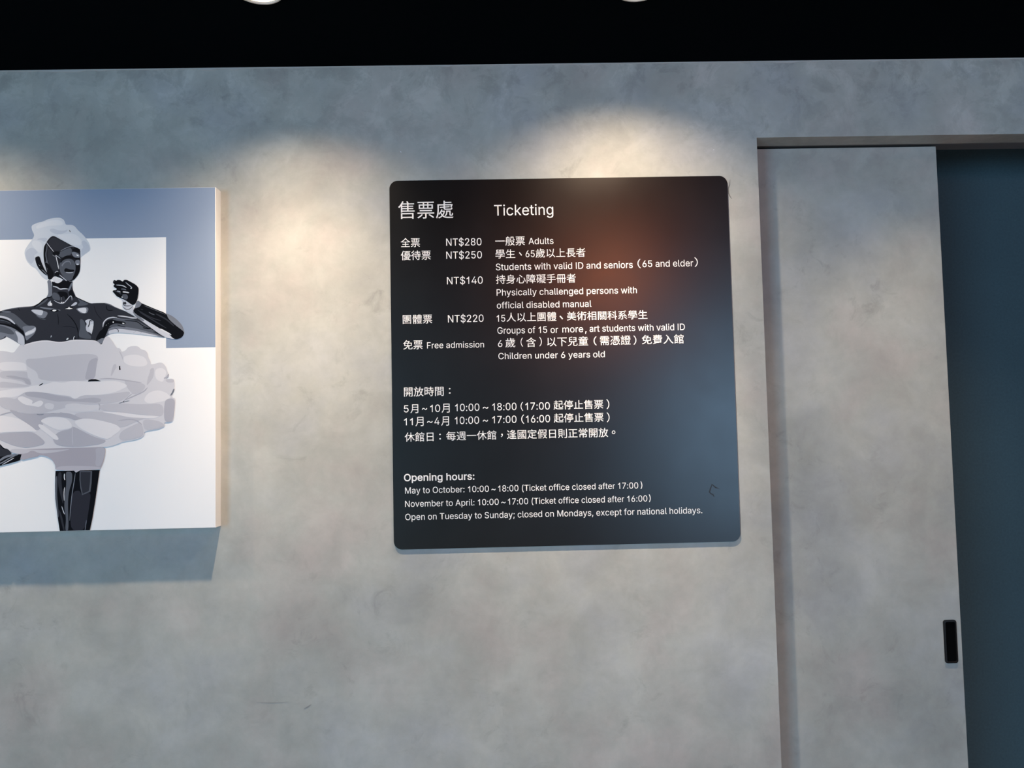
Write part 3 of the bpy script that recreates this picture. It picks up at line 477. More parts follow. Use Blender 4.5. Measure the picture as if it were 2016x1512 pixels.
'C證': (1000, '503,155 522,118 539,79 552,41 560,9 629,29 620,62 606,99 588,137 568,173|536,365 797,365 797,246 536,246|471,425 471,185 866,185 866,425|79,538 79,478 347,478 347,538|79,406 79,347 347,347 347,406|41,670 41,608 378,608 378,670|141,814 163,781 184,746 204,711 218,680 273,719 257,748 237,781 215,815 193,847|909,700 823,633 791,692 824,716 859,744 891,773 845,814 769,744 741,830 679,817 700,746 726,677 757,613 792,554 553,554 584,606 612,663 634,725 652,791 607,806 594,803 423,803 423,741 569,741 556,705 541,670 524,637 497,658 467,679 437,698 395,651 428,629 460,603 488,579 461,545 432,514 401,487 370,465 415,414 448,438 480,466 510,498 538,533 538,493 798,493 798,546 825,510 855,477 887,448 921,423 937,442 955,462 974,478 940,500 909,526 880,555 853,589 887,610 921,633 955,659|768,177 754,136 735,91 714,46 694,7 386,7 386,-55 954,-55 954,7 764,7 843,157|78,273 78,-67 138,-67 138,-19 352,-19 352,273|138,210 292,210 292,44 138,44'),
'C費': (1000, '255,290 757,290 757,228 255,228|255,181 757,181 757,118 255,118|255,398 757,398 757,336 255,336|351,68 288,41 214,16 134,-6 54,-24 108,-79 188,-56 270,-29 349,3 418,37|590,33 675,6 756,-22 828,-50 887,-76 944,-28 885,-5 816,20 739,45 660,69 833,69 833,428 858,428 886,433 907,446 919,466 928,497 934,544 935,568 648,568 648,628 873,628 873,785 648,785 648,840 577,840 577,785 422,785 422,840 354,840 354,785 108,785 108,734 354,734 354,678 153,678 127,518 298,518 260,491 208,466 141,444 56,425 70,407 83,386 92,366 182,388 182,69 628,69|212,628 352,628 349,607 344,587 337,568 203,568|421,628 577,628 577,568 411,568|422,734 577,734 577,678 422,678|648,734 804,734 804,678 648,678|860,518 855,494 849,482 839,477 826,476 757,479 768,446 318,446 348,469 372,493 390,518 577,518 577,449 648,449 648,518'),
'C起': (1000, '99,387 95,257 83,138 62,33 26,-53 90,-88 110,-44 126,5 140,59 150,116 214,32 300,-20 412,-47 555,-54 940,-54 947,-29 958,-2 971,20 554,18 487,19 428,24 375,33 328,47 328,251 491,251 491,317 328,317 328,466 501,466 501,534 312,534 312,660 476,660 476,727 312,727 312,839 241,839 241,727 74,727 74,660 241,660 241,534 48,534 48,466 259,466 259,85 229,114 204,150 182,193 163,244 170,382|548,516 548,189 554,136 574,104 611,87 670,82 846,82 899,90 933,118 952,173 962,261 939,268 915,279 895,291 891,218 882,175 867,155 841,150 677,150 641,153 624,164 620,189 620,449 833,449 833,424 905,424 905,792 538,792 538,726 833,726 833,516'),
'C身': (1000, '702,531 702,439 285,439 285,531|702,588 285,588 285,676 702,676|702,381 702,298 685,284 285,284 285,381|78,284 78,217 597,217 473,141 338,75 193,20 42,-25 88,-88 256,-32 415,36 565,116 702,211 702,27 696,6 673,-1 497,1 508,-23 518,-51 524,-75 593,-75 649,-73 693,-69 726,-61 755,-44 771,-16 775,26 775,272 820,315 862,360 902,407 939,457 874,490 851,458 827,427 802,397 775,368 775,742 497,742 544,829 458,843 448,811 434,777 418,742 211,742 211,284'),
'C逢': (1000, '70,766 104,723 140,678 172,634 198,597 265,637 238,673 205,715 169,758 134,799|257,452 54,452 54,382 185,382 185,104 152,88 118,65 81,34 44,-3 94,-71 128,-27 161,10 192,36 219,46 245,37 277,16 317,-9 373,-34 436,-50 509,-58 593,-60 678,-59 775,-56 868,-53 938,-49 942,-24 950,3 959,27 877,20 784,14 687,10 595,9 517,11 447,17 386,30 333,52 257,100|581,483 581,414 392,414 392,359 581,359 581,295 370,295 370,241 581,241 581,175 325,175 325,120 581,120 581,29 657,29 657,120 921,120 921,175 657,175 657,241 866,241 866,295 657,295 657,359 843,359 843,414 657,414 657,483|738,704 714,677 687,652 657,628 624,605 589,627 556,650 527,675 501,701 504,704|534,841 488,781 430,725 365,677 295,636 345,583 383,606 420,633 457,662 489,629 525,599 564,571 499,541 430,516 360,495 290,480 304,462 316,442 326,423 403,443 480,468 555,498 626,534 693,502 764,475 838,453 915,436 927,457 941,479 957,497 886,510 817,527 750,548 688,573 734,609 776,649 813,693 844,740 799,765 785,762 557,762 599,821'),
'C週': (1000, '61,765 106,725 149,681 188,637 216,597 278,644 248,683 208,726 163,768 118,806|542,343 694,343 694,221 542,221|484,397 484,167 755,167 755,397|352,799 352,543 350,441 339,331 315,220 272,119 292,109 313,94 331,80 378,189 405,310 418,432 421,543 421,736 828,736 828,142 824,128 809,123 701,124 710,103 717,80 722,59 784,60 830,63 863,71 883,86 894,108 898,141 898,799|586,715 586,645 468,645 468,590 586,590 586,509 458,509 458,454 789,454 789,509 650,509 650,590 780,590 780,645 650,645 650,715|251,456 56,456 56,386 179,386 179,87 146,70 112,48 77,21 42,-9 95,-72 134,-31 172,4 207,28 237,37 263,29 296,9 335,-14 390,-37 453,-51 524,-59 605,-61 944,-51 948,-27 956,-1 965,22 883,15 791,10 696,7 606,6 530,8 462,14 402,26 350,47 310,70 278,89 251,100'),
'C長': (1000, '229,800 229,358 53,358 53,290 216,290 216,65 208,30 188,7 167,-7 180,-30 193,-57 201,-81 205,-78 230,-67 283,-52 386,-24 558,20 562,86 290,22 290,290 451,290 529,160 634,56 765,-21 924,-73 937,-50 954,-26 971,-6 890,13 815,38 747,70 686,108 741,138 797,171 852,206 903,241 842,282 798,249 746,214 691,180 636,149 605,181 576,215 551,251 528,290 948,290 948,358 306,358 306,444 819,444 819,505 306,505 306,589 819,589 819,650 306,650 306,736 850,736 850,800'),
'C開': (1000, '566,335 566,226 426,226 426,335|233,226 233,162 358,162 348,115 327,63 292,13 239,-30 289,-76 350,-21 390,42 413,106 424,162 566,162 566,-61 633,-61 633,162 769,162 769,226 633,226 633,335 748,335 748,397 251,397 251,335 360,335 360,226|383,605 383,518 163,518 163,605|383,658 163,658 163,740 383,740|842,605 842,517 614,517 614,605|842,658 614,658 614,740 842,740|878,797 543,797 543,459 842,459 842,18 838,1 821,-4 697,-3 707,-27 716,-54 720,-78 773,-78 816,-76 851,-72 877,-65 900,-48 912,-21 916,17 916,797|89,797 89,-81 163,-81 163,460 454,460 454,797'),
'C間': (1000, '615,169 615,72 380,72 380,169|615,227 380,227 380,319 615,319|312,378 312,-38 380,-38 380,13 685,13 685,378|383,600 383,511 165,511 165,600|383,655 165,655 165,739 383,739|840,600 840,510 615,510 615,600|840,655 615,655 615,739 840,739|878,797 544,797 544,452 840,452 840,20 835,2 817,-4 677,-3 688,-28 697,-55 703,-80 760,-80 807,-78 844,-74 872,-66 898,-49 912,-21 916,19 916,797|90,797 90,-81 165,-81 165,454 453,454 453,797'),
'C關': (1000, '239,210 253,214 283,220 340,226 435,236 448,204 410,204 410,116 409,96 315,96 315,190 263,190 263,48 397,48 376,19 340,-7 285,-29 306,-50 321,-74 397,-37 440,8 460,59 465,114 465,204 454,204 491,220 436,329 396,316 417,276 317,268 355,298 394,332 431,368 467,406 424,435 380,384 305,381 332,408 359,439 384,472 349,490 454,490 454,797 87,797 87,-81 159,-81 159,490 331,490 305,450 278,417 260,398 243,386 227,380 244,329 257,333 285,337 338,341 277,289 257,274 239,265 223,260 239,211|683,189 683,96 586,96 586,204 530,204 530,-65 586,-65 586,48 683,48 683,17 735,17 735,189|383,617 383,545 159,545 159,617|383,668 159,668 159,742 383,742|846,617 846,545 615,545 615,617|846,668 615,668 615,742 846,742|513,210 527,214 557,220 614,226 709,236 725,201 766,220 708,329 669,315 690,275 591,267 630,298 668,332 706,368 742,407 699,436 655,384 580,381 606,407 633,438 658,471 621,490 846,490 846,15 842,1 829,-4 729,-3 739,-27 747,-53 753,-77 809,-76 852,-73 884,-64 905,-47 916,-22 919,15 919,797 543,797 543,490 606,490 579,450 551,417 533,397 517,385 500,380 518,328 532,332 560,336 612,340 551,288 523,268 498,260'),
'C障': (1000, '495,320 805,320 805,253 495,253|495,433 805,433 805,368 495,368|425,485 425,201 619,201 619,130 354,130 354,66 619,66 619,-79 693,-79 693,66 957,66 957,130 693,130 693,201 877,201 877,485|589,825 614,759 396,759 396,698 545,698 486,682 516,603 353,603 353,542 952,542 952,603 782,603 821,678 748,695 710,603 547,603 585,615 549,698 914,698 914,759 689,759 655,844|70,800 70,-77 138,-77 138,732 278,732 259,678 238,620 216,561 192,505 240,448 270,395 285,346 290,302 288,273 281,249 268,233 253,226 234,223 172,225 182,203 188,179 191,158 262,159 291,166 316,178 340,206 353,245 357,295 353,344 338,397 309,454 261,514 288,576 316,642 342,709 367,773 318,803 307,800'),
'C需': (1000, '194,571 194,521 409,521 409,571|172,466 172,416 410,416 410,466|585,466 585,415 830,415 830,466|585,571 585,521 806,521 806,571|76,681 76,490 144,490 144,626 461,626 461,389 533,389 533,626 855,626 855,490 925,490 925,681 533,681 533,740 865,740 865,800 134,800 134,740 461,740 461,681|143,224 143,-78 214,-78 214,162 362,162 362,-72 431,-72 431,162 584,162 584,-72 653,-72 653,162 809,162 809,-4 807,-14 795,-17 710,-17 719,-37 728,-59 734,-80 783,-80 822,-76 851,-68 870,-55 880,-35 882,-5 882,224 504,224 531,295 938,295 938,356 65,356 65,295 453,295 432,224'),
'C館': (1000, '521,572 521,-78 583,-78 583,-34 832,-34 832,-74 894,-74 894,236 583,236 583,320 856,320 856,572|583,31 583,172 832,172 832,31|583,510 795,510 795,382 583,382|642,818 658,788 674,756 686,725 459,725 459,562 516,562 516,662 871,662 871,562 930,562 930,725 724,725 749,739 736,773 717,811 696,846|343,359 343,273 166,273 166,359|343,416 166,416 166,493 343,493|281,170 313,106 166,44 166,215 405,215 405,550 298,550 287,584 275,621 260,657 205,638 235,550 103,550 103,74 95,40 77,17 58,4 70,-19 81,-45 89,-67 106,-55 142,-35 213,-1 336,55 372,-37 427,-7 409,37 386,89 359,143 332,194|241,846 199,781 146,722 88,669 27,625 58,556 108,594 157,639 204,688 246,742 293,703 339,663 380,624 412,589 453,643 419,678 376,718 329,757 281,795 297,823'),
'C體': (1000, '564,250 830,250 830,166 564,166|498,301 498,115 900,115 900,301|59,537 59,400 113,400 113,-84 177,-84 177,101 326,101 326,4 323,-7 314,-10 242,-9 263,-74 306,-74 339,-71 364,-63 381,-49 389,-27 392,4 392,406 449,406 449,349 948,349 948,406 452,406 452,537 393,537 393,805 109,805 109,537|547,93 582,-2 438,-2 438,-60 957,-60 957,-2 807,-2 857,93 789,113 746,-2 648,-2 636,33 621,73 605,110|470,763 470,459 923,459 923,763 791,763 791,840 729,840 729,763 656,763 656,840 595,840 595,763|529,586 606,586 606,513 529,513|656,586 732,586 732,513 656,513|783,586 862,586 862,513 783,513|529,709 606,709 606,637 529,637|656,709 732,709 732,637 656,637|783,709 862,709 862,637 783,637|177,230 326,230 326,155 177,155|177,284 177,355 326,355 326,284|358,416 120,416 120,482 388,482 388,416|169,537 169,629 232,629 232,537|330,537 277,537 277,681 169,681 169,743 330,743'),
'C（': (1000, '695,380 709,241 750,115 812,2 894,-96 954,-65 876,30 818,135 781,252 768,380 781,508 818,625 876,730 954,825 894,856 812,758 750,645 709,519'),
'C）': (1000, '305,380 291,519 250,645 188,758 106,856 46,825 124,730 182,625 219,508 232,380 219,252 182,135 124,30 46,-65 106,-96 188,2 251,115 291,241'),
'C，': (1000, '157,-107 228,-71 283,-20 318,44 330,120 320,181 291,221 245,235 207,227 180,203 169,163 179,124 206,100 244,92 261,94 250,46 225,6 186,-27 135,-54'),
'C：': (1000, '250,486 287,495 315,521 326,560 315,600 287,627 250,636 213,627 185,600 174,560 185,521 213,495|250,-4 287,5 315,32 326,71 315,111 287,137 250,146 213,137 185,111 174,71 185,32 213,5'),
'I ': (188, ''),
'I$': (447, '82,39 63,62 51,84 42,111 39,137 104,136 111,109 123,88 137,76 143,70 165,59 194,51 202,52 202,234 145,252 112,269 85,291 67,313 56,339 52,372 55,403 62,425 75,448 92,468 110,482 140,499 165,508 200,514 202,515 202,583 243,583 245,582 245,515 261,513 289,508 315,498 340,484 360,468 377,448 390,426 397,405 400,382 400,378 338,378 332,402 322,417 317,424 302,437 278,450 253,456 245,456 245,285 312,263 359,238 380,217 395,197 402,179 407,161 408,142 407,121 406,112 400,92 386,63 369,42 347,24 323,10 295,0 263,-6 245,-8 245,-74 243,-74 202,-74 201,-8 189,-7 157,-1 128,9 103,22|245,51 245,222 294,205 318,192 333,178 341,163 346,139 342,114 339,109 329,92 311,74 285,60 265,54|131,334 119,352 115,375 119,398 128,417 145,435 167,447 192,455 201,456 202,298 201,297 170,308 149,319'),
'I(': (273, '89,207 90,244 94,283 101,324 109,364 119,403 132,441 145,477 160,510 177,539 236,539 191,428 161,313 156,276 152,241 151,207 160,115 188,16 236,-96 177,-96 156,-59 139,-21 124,16 111,55 102,93 95,131 90,169'),
'I)': (273, '37,-96 86,18 113,116 122,207 121,241 117,276 112,313 82,428 37,539 97,539 113,510 128,477 142,441 154,403 164,364 173,323 179,283 183,244 184,207 183,168 178,130 171,92 161,53 149,15 134,-22 117,-59 97,-96'),
'I,': (188, '38,-119 68,71 137,71 84,-119'),
'I.': (188, '95,-4 78,-1 63,9 53,24 50,41 53,59 63,73 78,83 95,87 113,83 128,73 138,59 141,41 138,24 128,9 113,-1'),
'I0': (453, '227,-7 191,-3 158,7 130,24 105,48 85,77 69,113 57,155 50,202 48,254 50,306 57,353 69,395 85,431 106,461 130,484 159,502 191,512 227,516 262,512 295,502 323,484 348,461 368,431 384,395 396,353 403,306 405,254 403,202 396,155 384,113 368,77 348,48 323,24 295,7 263,-3|227,50 250,52 271,60 290,74 306,92 320,116 330,144 338,176 342,213 344,254 342,295 338,332 330,365 320,393 306,416 290,435 271,449 250,457 227,460 203,457 182,449 163,435 147,416 134,393 123,365 115,332 111,295 109,254 111,213 115,176 123,144 134,116 147,92 163,74 182,60 203,52'),
'I1': (395, '201,0 201,396 165,368 120,345 78,330 78,391 125,416 170,450 205,485 222,511 264,511 264,0'),
'I2': (453, '64,0 64,47 234,229 282,282 311,327 318,348 320,371 317,397 308,419 293,436 273,449 250,457 224,460 196,457 172,447 153,433 139,413 130,390 127,362 66,362 68,391 75,418 86,442 102,464 121,482 143,496 168,507 196,513 225,516 254,513 281,507 306,497 328,482 346,465 361,445 372,423 379,398 381,372 378,345 371,318 363,299 351,280 336,259 267,180 153,60 153,57 389,57 389,0'),
'I4': (453, '40,106 40,158 247,508 310,509 113,174 108,164 109,162 281,162 282,317 342,318 343,163 413,162 412,106 343,105 343,1 282,1 281,106'),
'I5': (453, '221,-7 192,-5 165,1 140,11 118,25 99,41 83,60 71,82 63,105 60,130 122,130 127,108 138,89 154,73 173,60 196,52 221,50 250,53 276,64 298,82 314,104 324,131 328,162 326,183 321,203 314,221 297,244 275,262 248,273 218,277 167,268 145,258 128,246 67,253 96,509 366,509 366,452 151,452 134,301 136,301 155,315 178,325 203,331 229,334 252,332 274,328 294,321 313,311 330,299 345,285 358,269 370,251 379,231 386,210 390,187 391,163 388,132 381,102 369,76 352,52 332,32 309,15 282,3 253,-4'),
'I6': (453, '119,32 100,50 84,76 73,102 66,130 64,160 65,184 70,212 79,238 93,267 117,309 252,508 321,509 322,508 319,504 174,294 197,307 234,314 264,312 297,303 315,295 337,280 354,263 370,239 380,216 384,198 387,187 389,154 386,126 379,97 368,73 361,63 352,49 333,30 310,14 284,2 256,-5 247,-5 225,-7 196,-5 169,3 152,10 142,15|154,79 137,104 128,129 125,157 128,188 138,214 153,235 174,252 199,262 226,265 254,262 260,260 278,252 299,235 314,214 322,193 324,186 327,157 323,125 314,102 299,79 279,63 255,52 226,48 197,52 174,63'),
'I7': (453, '97,0 323,448 323,452 62,452 62,509 391,509 391,449 165,0'),
'I8': (453, '226,-7 193,-5 163,1 136,11 111,25 91,42 74,62 62,84 54,109 52,135 53,156 58,176 65,195 81,220 101,241 125,256 153,265 153,267 129,276 109,289 93,308 80,330 73,354 70,380 73,405 79,429 90,450 106,469 124,485 146,498 170,508 197,514 226,516 255,514 282,508 306,498 328,485 346,469 361,450 373,429 379,405 382,380 379,354 372,330 359,308 343,289 323,276 300,267 300,265 327,256 351,241 372,220 387,195 395,176 399,156 401,135 398,109 391,84 378,62 362,42 341,25 317,11 289,1 259,-5|226,49 258,52 285,60 307,74 323,91 333,113 337,139 333,165 322,189 305,208 283,223 256,232 226,235 196,232 169,223 147,208 130,189 119,165 115,139 119,113 129,91 145,74 167,60 185,54 205,50|226,290 252,292 274,300 293,313 307,330 316,351 319,376 316,399 308,420 294,437 275,449 252,457 226,460 200,457 177,449 159,437 145,420 136,399 133,376 136,351 145,330 159,313 178,300 201,292'),
'I:': (188, '95,-4 78,-1 63,9 53,24 50,41 53,59 63,73 78,83 95,87 113,83 128,73 138,59 141,41 138,24 128,9 113,-1|95,271 78,274 63,284 53,299 50,316 53,334 63,349 78,359 95,362 113,359 128,349 138,334 141,316 138,299 128,284 113,274'),
'I;': (188, '38,-119 68,71 137,71 84,-119|103,271 86,274 71,284 61,299 58,316 61,334 71,349 86,359 103,362 121,359 136,349 146,334 149,316 146,299 136,284 121,274'),
'IA': (480, '17,0 201,508 276,509 463,1 395,1 346,137 344,142 136,142 135,142 132,136 85,1|155,199 194,313 214,374 238,454 239,455 263,375 283,314 324,199'),
'IC': (510, '267,-7 225,-3 186,7 150,25 119,49 92,79 70,115 53,157 44,203 40,254 44,305 53,352 70,393 92,429 119,459 150,484 186,501 225,512 267,516 293,514 317,511 340,504 362,496 383,485 402,471 419,456 435,438 448,418 459,397 467,373 473,348 408,348 401,373 389,395 357,428 315,449 267,456 237,453 209,445 184,432 161,414 141,391 125,364 113,332 106,295 103,254 106,213 113,177 125,145 141,117 161,94 184,76 210,63 237,56 267,53 315,60 357,81 389,114 408,160 473,160 467,135 459,112 448,91 435,71 420,53 402,38 383,24 363,13 341,5 317,-2 293,-6'),
'ID': (502, '61,0 60,508 224,509 272,505 314,495 352,479 385,455 412,426 433,392 449,352 451,343 459,305 461,269 461,253 459,206 449,158 433,118 411,83 384,54 352,31 312,14 270,4 226,0|125,57 125,452 221,452 257,449 292,441 318,429 344,410 363,388 379,361 391,326 398,286 399,261 398,225 391,184 379,148 363,122 343,99 317,80 290,68 254,60 217,57'),
'IF': (410, '60,0 60,509 369,509 369,452 125,452 125,278 346,278 346,221 125,221 125,0'),
'IG': (520, '118,49 91,80 69,115 53,158 43,210 40,252 43,297 44,308 53,349 69,394 89,427 118,460 150,484 183,501 223,512 271,515 291,514 315,511 340,504 359,496 384,483 403,469 421,453 436,436 448,418 461,393 469,372 474,349 408,349 388,392 363,419 355,427 315,448 264,456 235,453 209,445 184,433 161,415 142,393 125,364 113,332 106,296 104,259 106,213 113,177 125,145 141,117 161,95 184,77 211,63 239,55 269,53 294,55 322,61 345,72 364,84 382,103 397,124 407,148 413,174 414,198 283,199 283,256 478,256 478,199 475,160 466,123 451,92 428,59 405,38 379,20 343,4 305,-4 268,-7 226,-3 188,7 149,26'),
'II': (200, '70,0 70,509 128,509 128,0'),
'IM': (628, '61,0 60,508 152,508 278,186 315,74 351,185 476,508 567,509 568,1 504,1 504,307 506,436 482,363 457,293 344,6 342,1 341,0 286,1 170,291 120,434 122,304 122,1'),
'IN': (523, '61,0 60,508 137,508 347,177 385,111 403,77 400,109 399,156 399,508 463,509 463,1 387,0 386,1 202,289 175,335 121,429 125,303 125,1'),
'IO': (533, '267,-7 225,-3 186,7 150,25 119,49 92,79 70,115 53,157 44,203 40,254 44,305 53,352 70,393 92,429 119,459 150,484 186,501 225,512 267,516 309,512 348,501 384,484 415,459 442,429 464,393 480,352 490,305 493,254 490,203 480,157 464,115 442,79 415,49 384,25 348,7 309,-3|267,53 296,55 324,63 349,76 372,94 392,116 408,144 420,176 428,213 430,254 428,295 420,332 408,365 392,392 372,415 349,433 324,446 296,453 267,456 237,453 210,445 184,433 161,415 142,392 125,364 113,332 106,295 103,254 106,213 113,176 125,144 142,117 161,94 184,76 210,63 237,55'),
'IP': (445, '61,0 60,508 234,509 270,507 303,500 332,488 355,472 375,453 390,429 400,404 407,376 409,351 408,329 407,318 401,293 390,265 375,243 355,223 332,207 305,196 273,188 241,186 125,186 125,1|125,242 125,452 237,452 256,451 281,445 296,439 318,422 334,398 342,374 345,347 342,321 333,294 317,271 294,255 277,248 256,244 232,242'),
'IS': (447, '224,-9 188,-7 156,-1 128,9 102,23 81,40 64,60 51,83 42,109 38,137 104,137 110,110 123,88 142,71 166,59 194,52 224,49 246,50 267,54 286,60 311,74 329,92 341,114 346,139 342,161 332,179 316,193 296,205 245,222 184,239 145,253 112,269 86,289 67,313 56,341 52,372 54,400 62,425 75,448 92,468 113,484 138,498 165,508 195,514 227,516 259,514 289,508 316,498 340,484 360,468 377,449 390,427 398,403 401,378 337,378 332,402 320,421 302,437 280,449 254,456 225,459 194,456 167,448 145,435 129,418 118,398 115,376 119,352 131,334 148,319 169,308 212,293 264,279 312,264 359,238 379,220 395,198 402,180 407,161 408,139 406,112 399,87 386,64 370,43 349,25 323,11 294,0 261,-7'),
'IT': (449, '32,452 32,509 417,509 417,452 257,452 257,0 193,0 193,452'),
'Ia': (389, '160,-9 137,-7 115,-3 94,5 76,15 60,29 48,45 38,63 32,84 30,108 34,138 43,161 58,179 78,193 125,211 178,220 234,227 265,235 273,243 276,255 276,257 273,279 267,297 256,311 240,322 220,329 196,331 171,329 149,322 118,301 100,274 41,291 51,313 64,331 79,346 95,358 114,368 133,375 153,380 173,383 194,384 239,379 286,360 306,343 322,320 330,301 335,278 337,251 337,0 277,0 277,52 272,52 252,25 215,1 190,-6|170,45 202,49 228,59 248,74 263,93 272,115 276,138 276,190 259,182 231,176 200,171 175,168 134,159 117,150 103,139 95,124 92,105 94,87 102,72 114,61 130,52'),
'Ib': (424, '229,-8 198,-5 172,4 138,31 118,59 112,59 112,0 53,0 53,509 114,509 114,319 118,319 137,346 171,373 197,381 229,384 259,382 287,374 313,361 335,342 354,320 370,293 381,261 388,227 390,189 388,151 381,116 370,84 355,57 336,34 313,16 288,3 260,-6|220,47 242,49 262,55 279,66 294,80 306,97 316,117 323,139 327,163 328,189 327,215 323,239 316,261 307,281 295,298 280,311 262,322 243,328 220,330 198,328 178,322 161,312 147,299 134,282 125,263 118,241 114,216 113,189 114,162 118,138 125,115 135,95 147,78 162,65 179,55 198,49'),
'Ic': (396, '207,-8 174,-5 144,3 117,16 93,35 72,58 56,85 44,116 37,150 34,187 37,225 44,260 56,291 72,318 93,341 117,360 144,374 174,382 207,384 260,377 305,356 340,322 362,277 303,262 290,289 270,311 242,325 207,330 184,328 163,321 145,310 130,296 118,278 108,258 102,236 98,212 96,187 98,163 102,139 108,117 118,97 130,80 145,66 163,55 184,49 207,46 243,52 271,66 292,89 304,117 363,102 354,78 341,56 306,21 261,-1'),
'Id': (424, '195,-8 165,-6 137,3 111,16 89,34 70,57 55,84 43,116 36,151 34,189 36,227 43,261 55,293 70,320 89,342 112,361 137,374 165,382 196,384 228,381 253,373 287,346 306,319 311,319 311,509 372,509 372,0 313,0 313,59 307,59 287,31 252,4 227,-5|205,47 226,49 246,55 263,65 278,78 290,95 299,115 306,138 310,162 312,189 310,216 306,241 300,263 290,282 278,299 263,312 246,322 227,328 205,330 182,328 162,322 145,311 130,298 118,281 108,261 102,239 98,215 96,189 98,163 102,139 109,117 118,97 130,80 145,66 162,55 182,49'),
'Ie': (404, '92,35 72,58 56,85 43,117 36,150 34,185 36,212 37,226 43,258 55,290 71,317 91,341 115,359 144,374 172,382 208,384 221,384 244,380 266,374 279,368 302,355 319,341 334,325 347,303 357,281 365,256 370,227 371,170 97,169 98,149 102,128 108,113 111,106 121,88 136,73 142,68 152,61 169,53 190,48 209,46 254,53 286,73 306,105 365,90 353,62 335,39 320,26 305,15 279,3 261,-2 238,-7 210,-8 178,-6 151,1 145,3 117,16|98,221 99,240 109,269 125,295 147,314 164,323 182,328 201,330 237,326 262,314 280,297 283,295 298,268 305,246 309,225 308,221'),
'If': (254, '81,1 81,326 7,327 6,378 80,380 81,432 84,462 96,486 113,505 126,513 135,519 158,526 184,530 217,528 240,522 243,521 227,469 215,472 198,474 173,471 154,459 145,442 142,419 142,379 227,379 228,328 227,327 142,326 142,1'),
'Ig': (425, '207,-151 180,-149 156,-146 134,-140 105,-127 82,-110 64,-91 51,-69 101,-41 122,-66 154,-88 178,-95 207,-97 236,-95 261,-87 282,-75 298,-58 308,-34 311,-6 311,68 306,68 287,41 252,16 227,8 195,5 165,7 138,14 113,27 90,43 71,65 55,90 43,120 36,154 34,191 36,229 43,263 55,293 71,320 90,342 112,361 138,374 166,382 196,384 228,382 253,373 288,346 308,319 313,319 313,379 372,379 372,-9 370,-40 363,-67 350,-90 334,-109 314,-124 291,-136 265,-144 237,-149|205,59 227,61 246,66 264,75 285,95 300,121 307,142 311,166 312,193 311,219 307,242 300,264 291,283 279,299 264,312 247,322 227,328 205,330 182,328 163,322 145,312 130,298 118,282 109,262 102,241 98,218 96,193 98,167 102,144 109,123 124,96 145,76 163,66 183,61'),
'Ih': (410, '53,0 53,508 113,509 114,316 132,343 153,363 174,374 196,381 226,384 250,383 265,380 275,377 295,368 316,354 328,341 341,320 350,297 356,269 357,251 357,1 296,1 296,237 293,263 286,286 273,304 261,314 255,318 235,326 210,329 184,326 161,317 141,302 126,283 117,258 114,227 114,1'),
'Ii': (167, '53,0 53,379 114,379 114,0|84,443 67,446 54,455 44,468 41,483 44,499 54,512 67,521 84,524 100,521 114,512 123,499 126,483 123,468 114,455 100,446'),
'Ik': (381, '53,0 53,508 113,509 114,212 121,212 284,379 359,378 201,216 372,1 294,0 154,178 114,139 114,1'),
'Il': (189, '139,-2 112,0 91,8 74,20 62,37 55,59 53,84 53,509 114,509 114,99 115,77 120,62 130,54 146,52 160,53 170,54 181,3 162,-1'),
'Im': (610, '53,0 53,379 112,378 113,311 117,323 133,346 152,364 173,377 195,384 209,385 220,386 245,383 271,373 287,361 302,343 314,321 318,309 322,321 336,342 356,361 381,375 408,383 436,386 459,384 478,380 496,372 512,362 530,344 541,327 548,312 550,306 556,277 557,254 556,0 496,1 496,253 493,278 485,298 472,313 446,326 420,330 394,328 374,320 356,305 345,289 338,272 335,247 335,1 274,1 274,261 269,288 253,311 233,323 225,326 198,330 174,327 158,320 143,310 126,289 117,267 114,238 114,1'),
'In': (410, '53,0 53,379 111,379 112,311 116,319 132,343 151,361 174,374 200,382 226,384 254,382 274,378 282,374 295,368 310,358 328,341 340,322 350,297 356,268 357,244 357,1 296,1 296,237 293,263 286,286 273,304 261,314 255,318 235,326 210,329 184,326 161,317 141,302 126,283 117,258 114,227 114,1'),
'Io': (415, '207,-8 174,-5 144,3 117,16 93,35 72,58 56,85 44,116 37,150 34,187 37,225 44,260 56,291 72,318 93,341 117,360 144,374 174,382 207,384 241,382 271,374 299,360 323,341 343,318 359,291 371,260 379,225 381,187 379,150 371,116 359,85 343,58 323,35 299,16 271,3 241,-5|207,46 231,49 252,55 270,66 285,80 298,97 307,117 314,139 318,163 319,187 318,212 314,236 307,258 298,278 285,296 270,310 252,321 231,328 207,330 184,328 163,321 145,310 130,296 118,278 108,258 102,236 98,212 96,187 98,163 102,139 108,117 118,97 130,80 145,66 163,55 184,49'),
'Ip': (424, '53,-143 53,379 112,379 112,319 118,319 137,346 171,373 197,381 229,384 259,382 287,374 313,361 335,342 354,320 370,293 381,261 388,227 390,189 388,151 381,116 370,84 355,57 336,34 313,16 288,3 260,-6 229,-8 198,-5 173,4 138,31 118,59 114,59 114,-143|220,47 242,49 262,55 279,66 294,80 306,97 316,117 323,139 327,163 328,189 327,215 323,239 316,261 307,281 295,298 280,311 262,322 243,328 220,330 198,328 178,322 161,312 147,299 134,282 125,263 118,241 114,216 113,189 114,162 118,138 125,115 135,95 147,78 162,65 179,55 198,49'),
'Ir': (259, '53,0 53,379 112,379 112,321 115,321 130,347 152,367 171,377 191,383 213,385 229,384 243,384 243,322 230,324 207,326 182,323 159,315 140,301 126,284 117,262 114,237 114,0'),
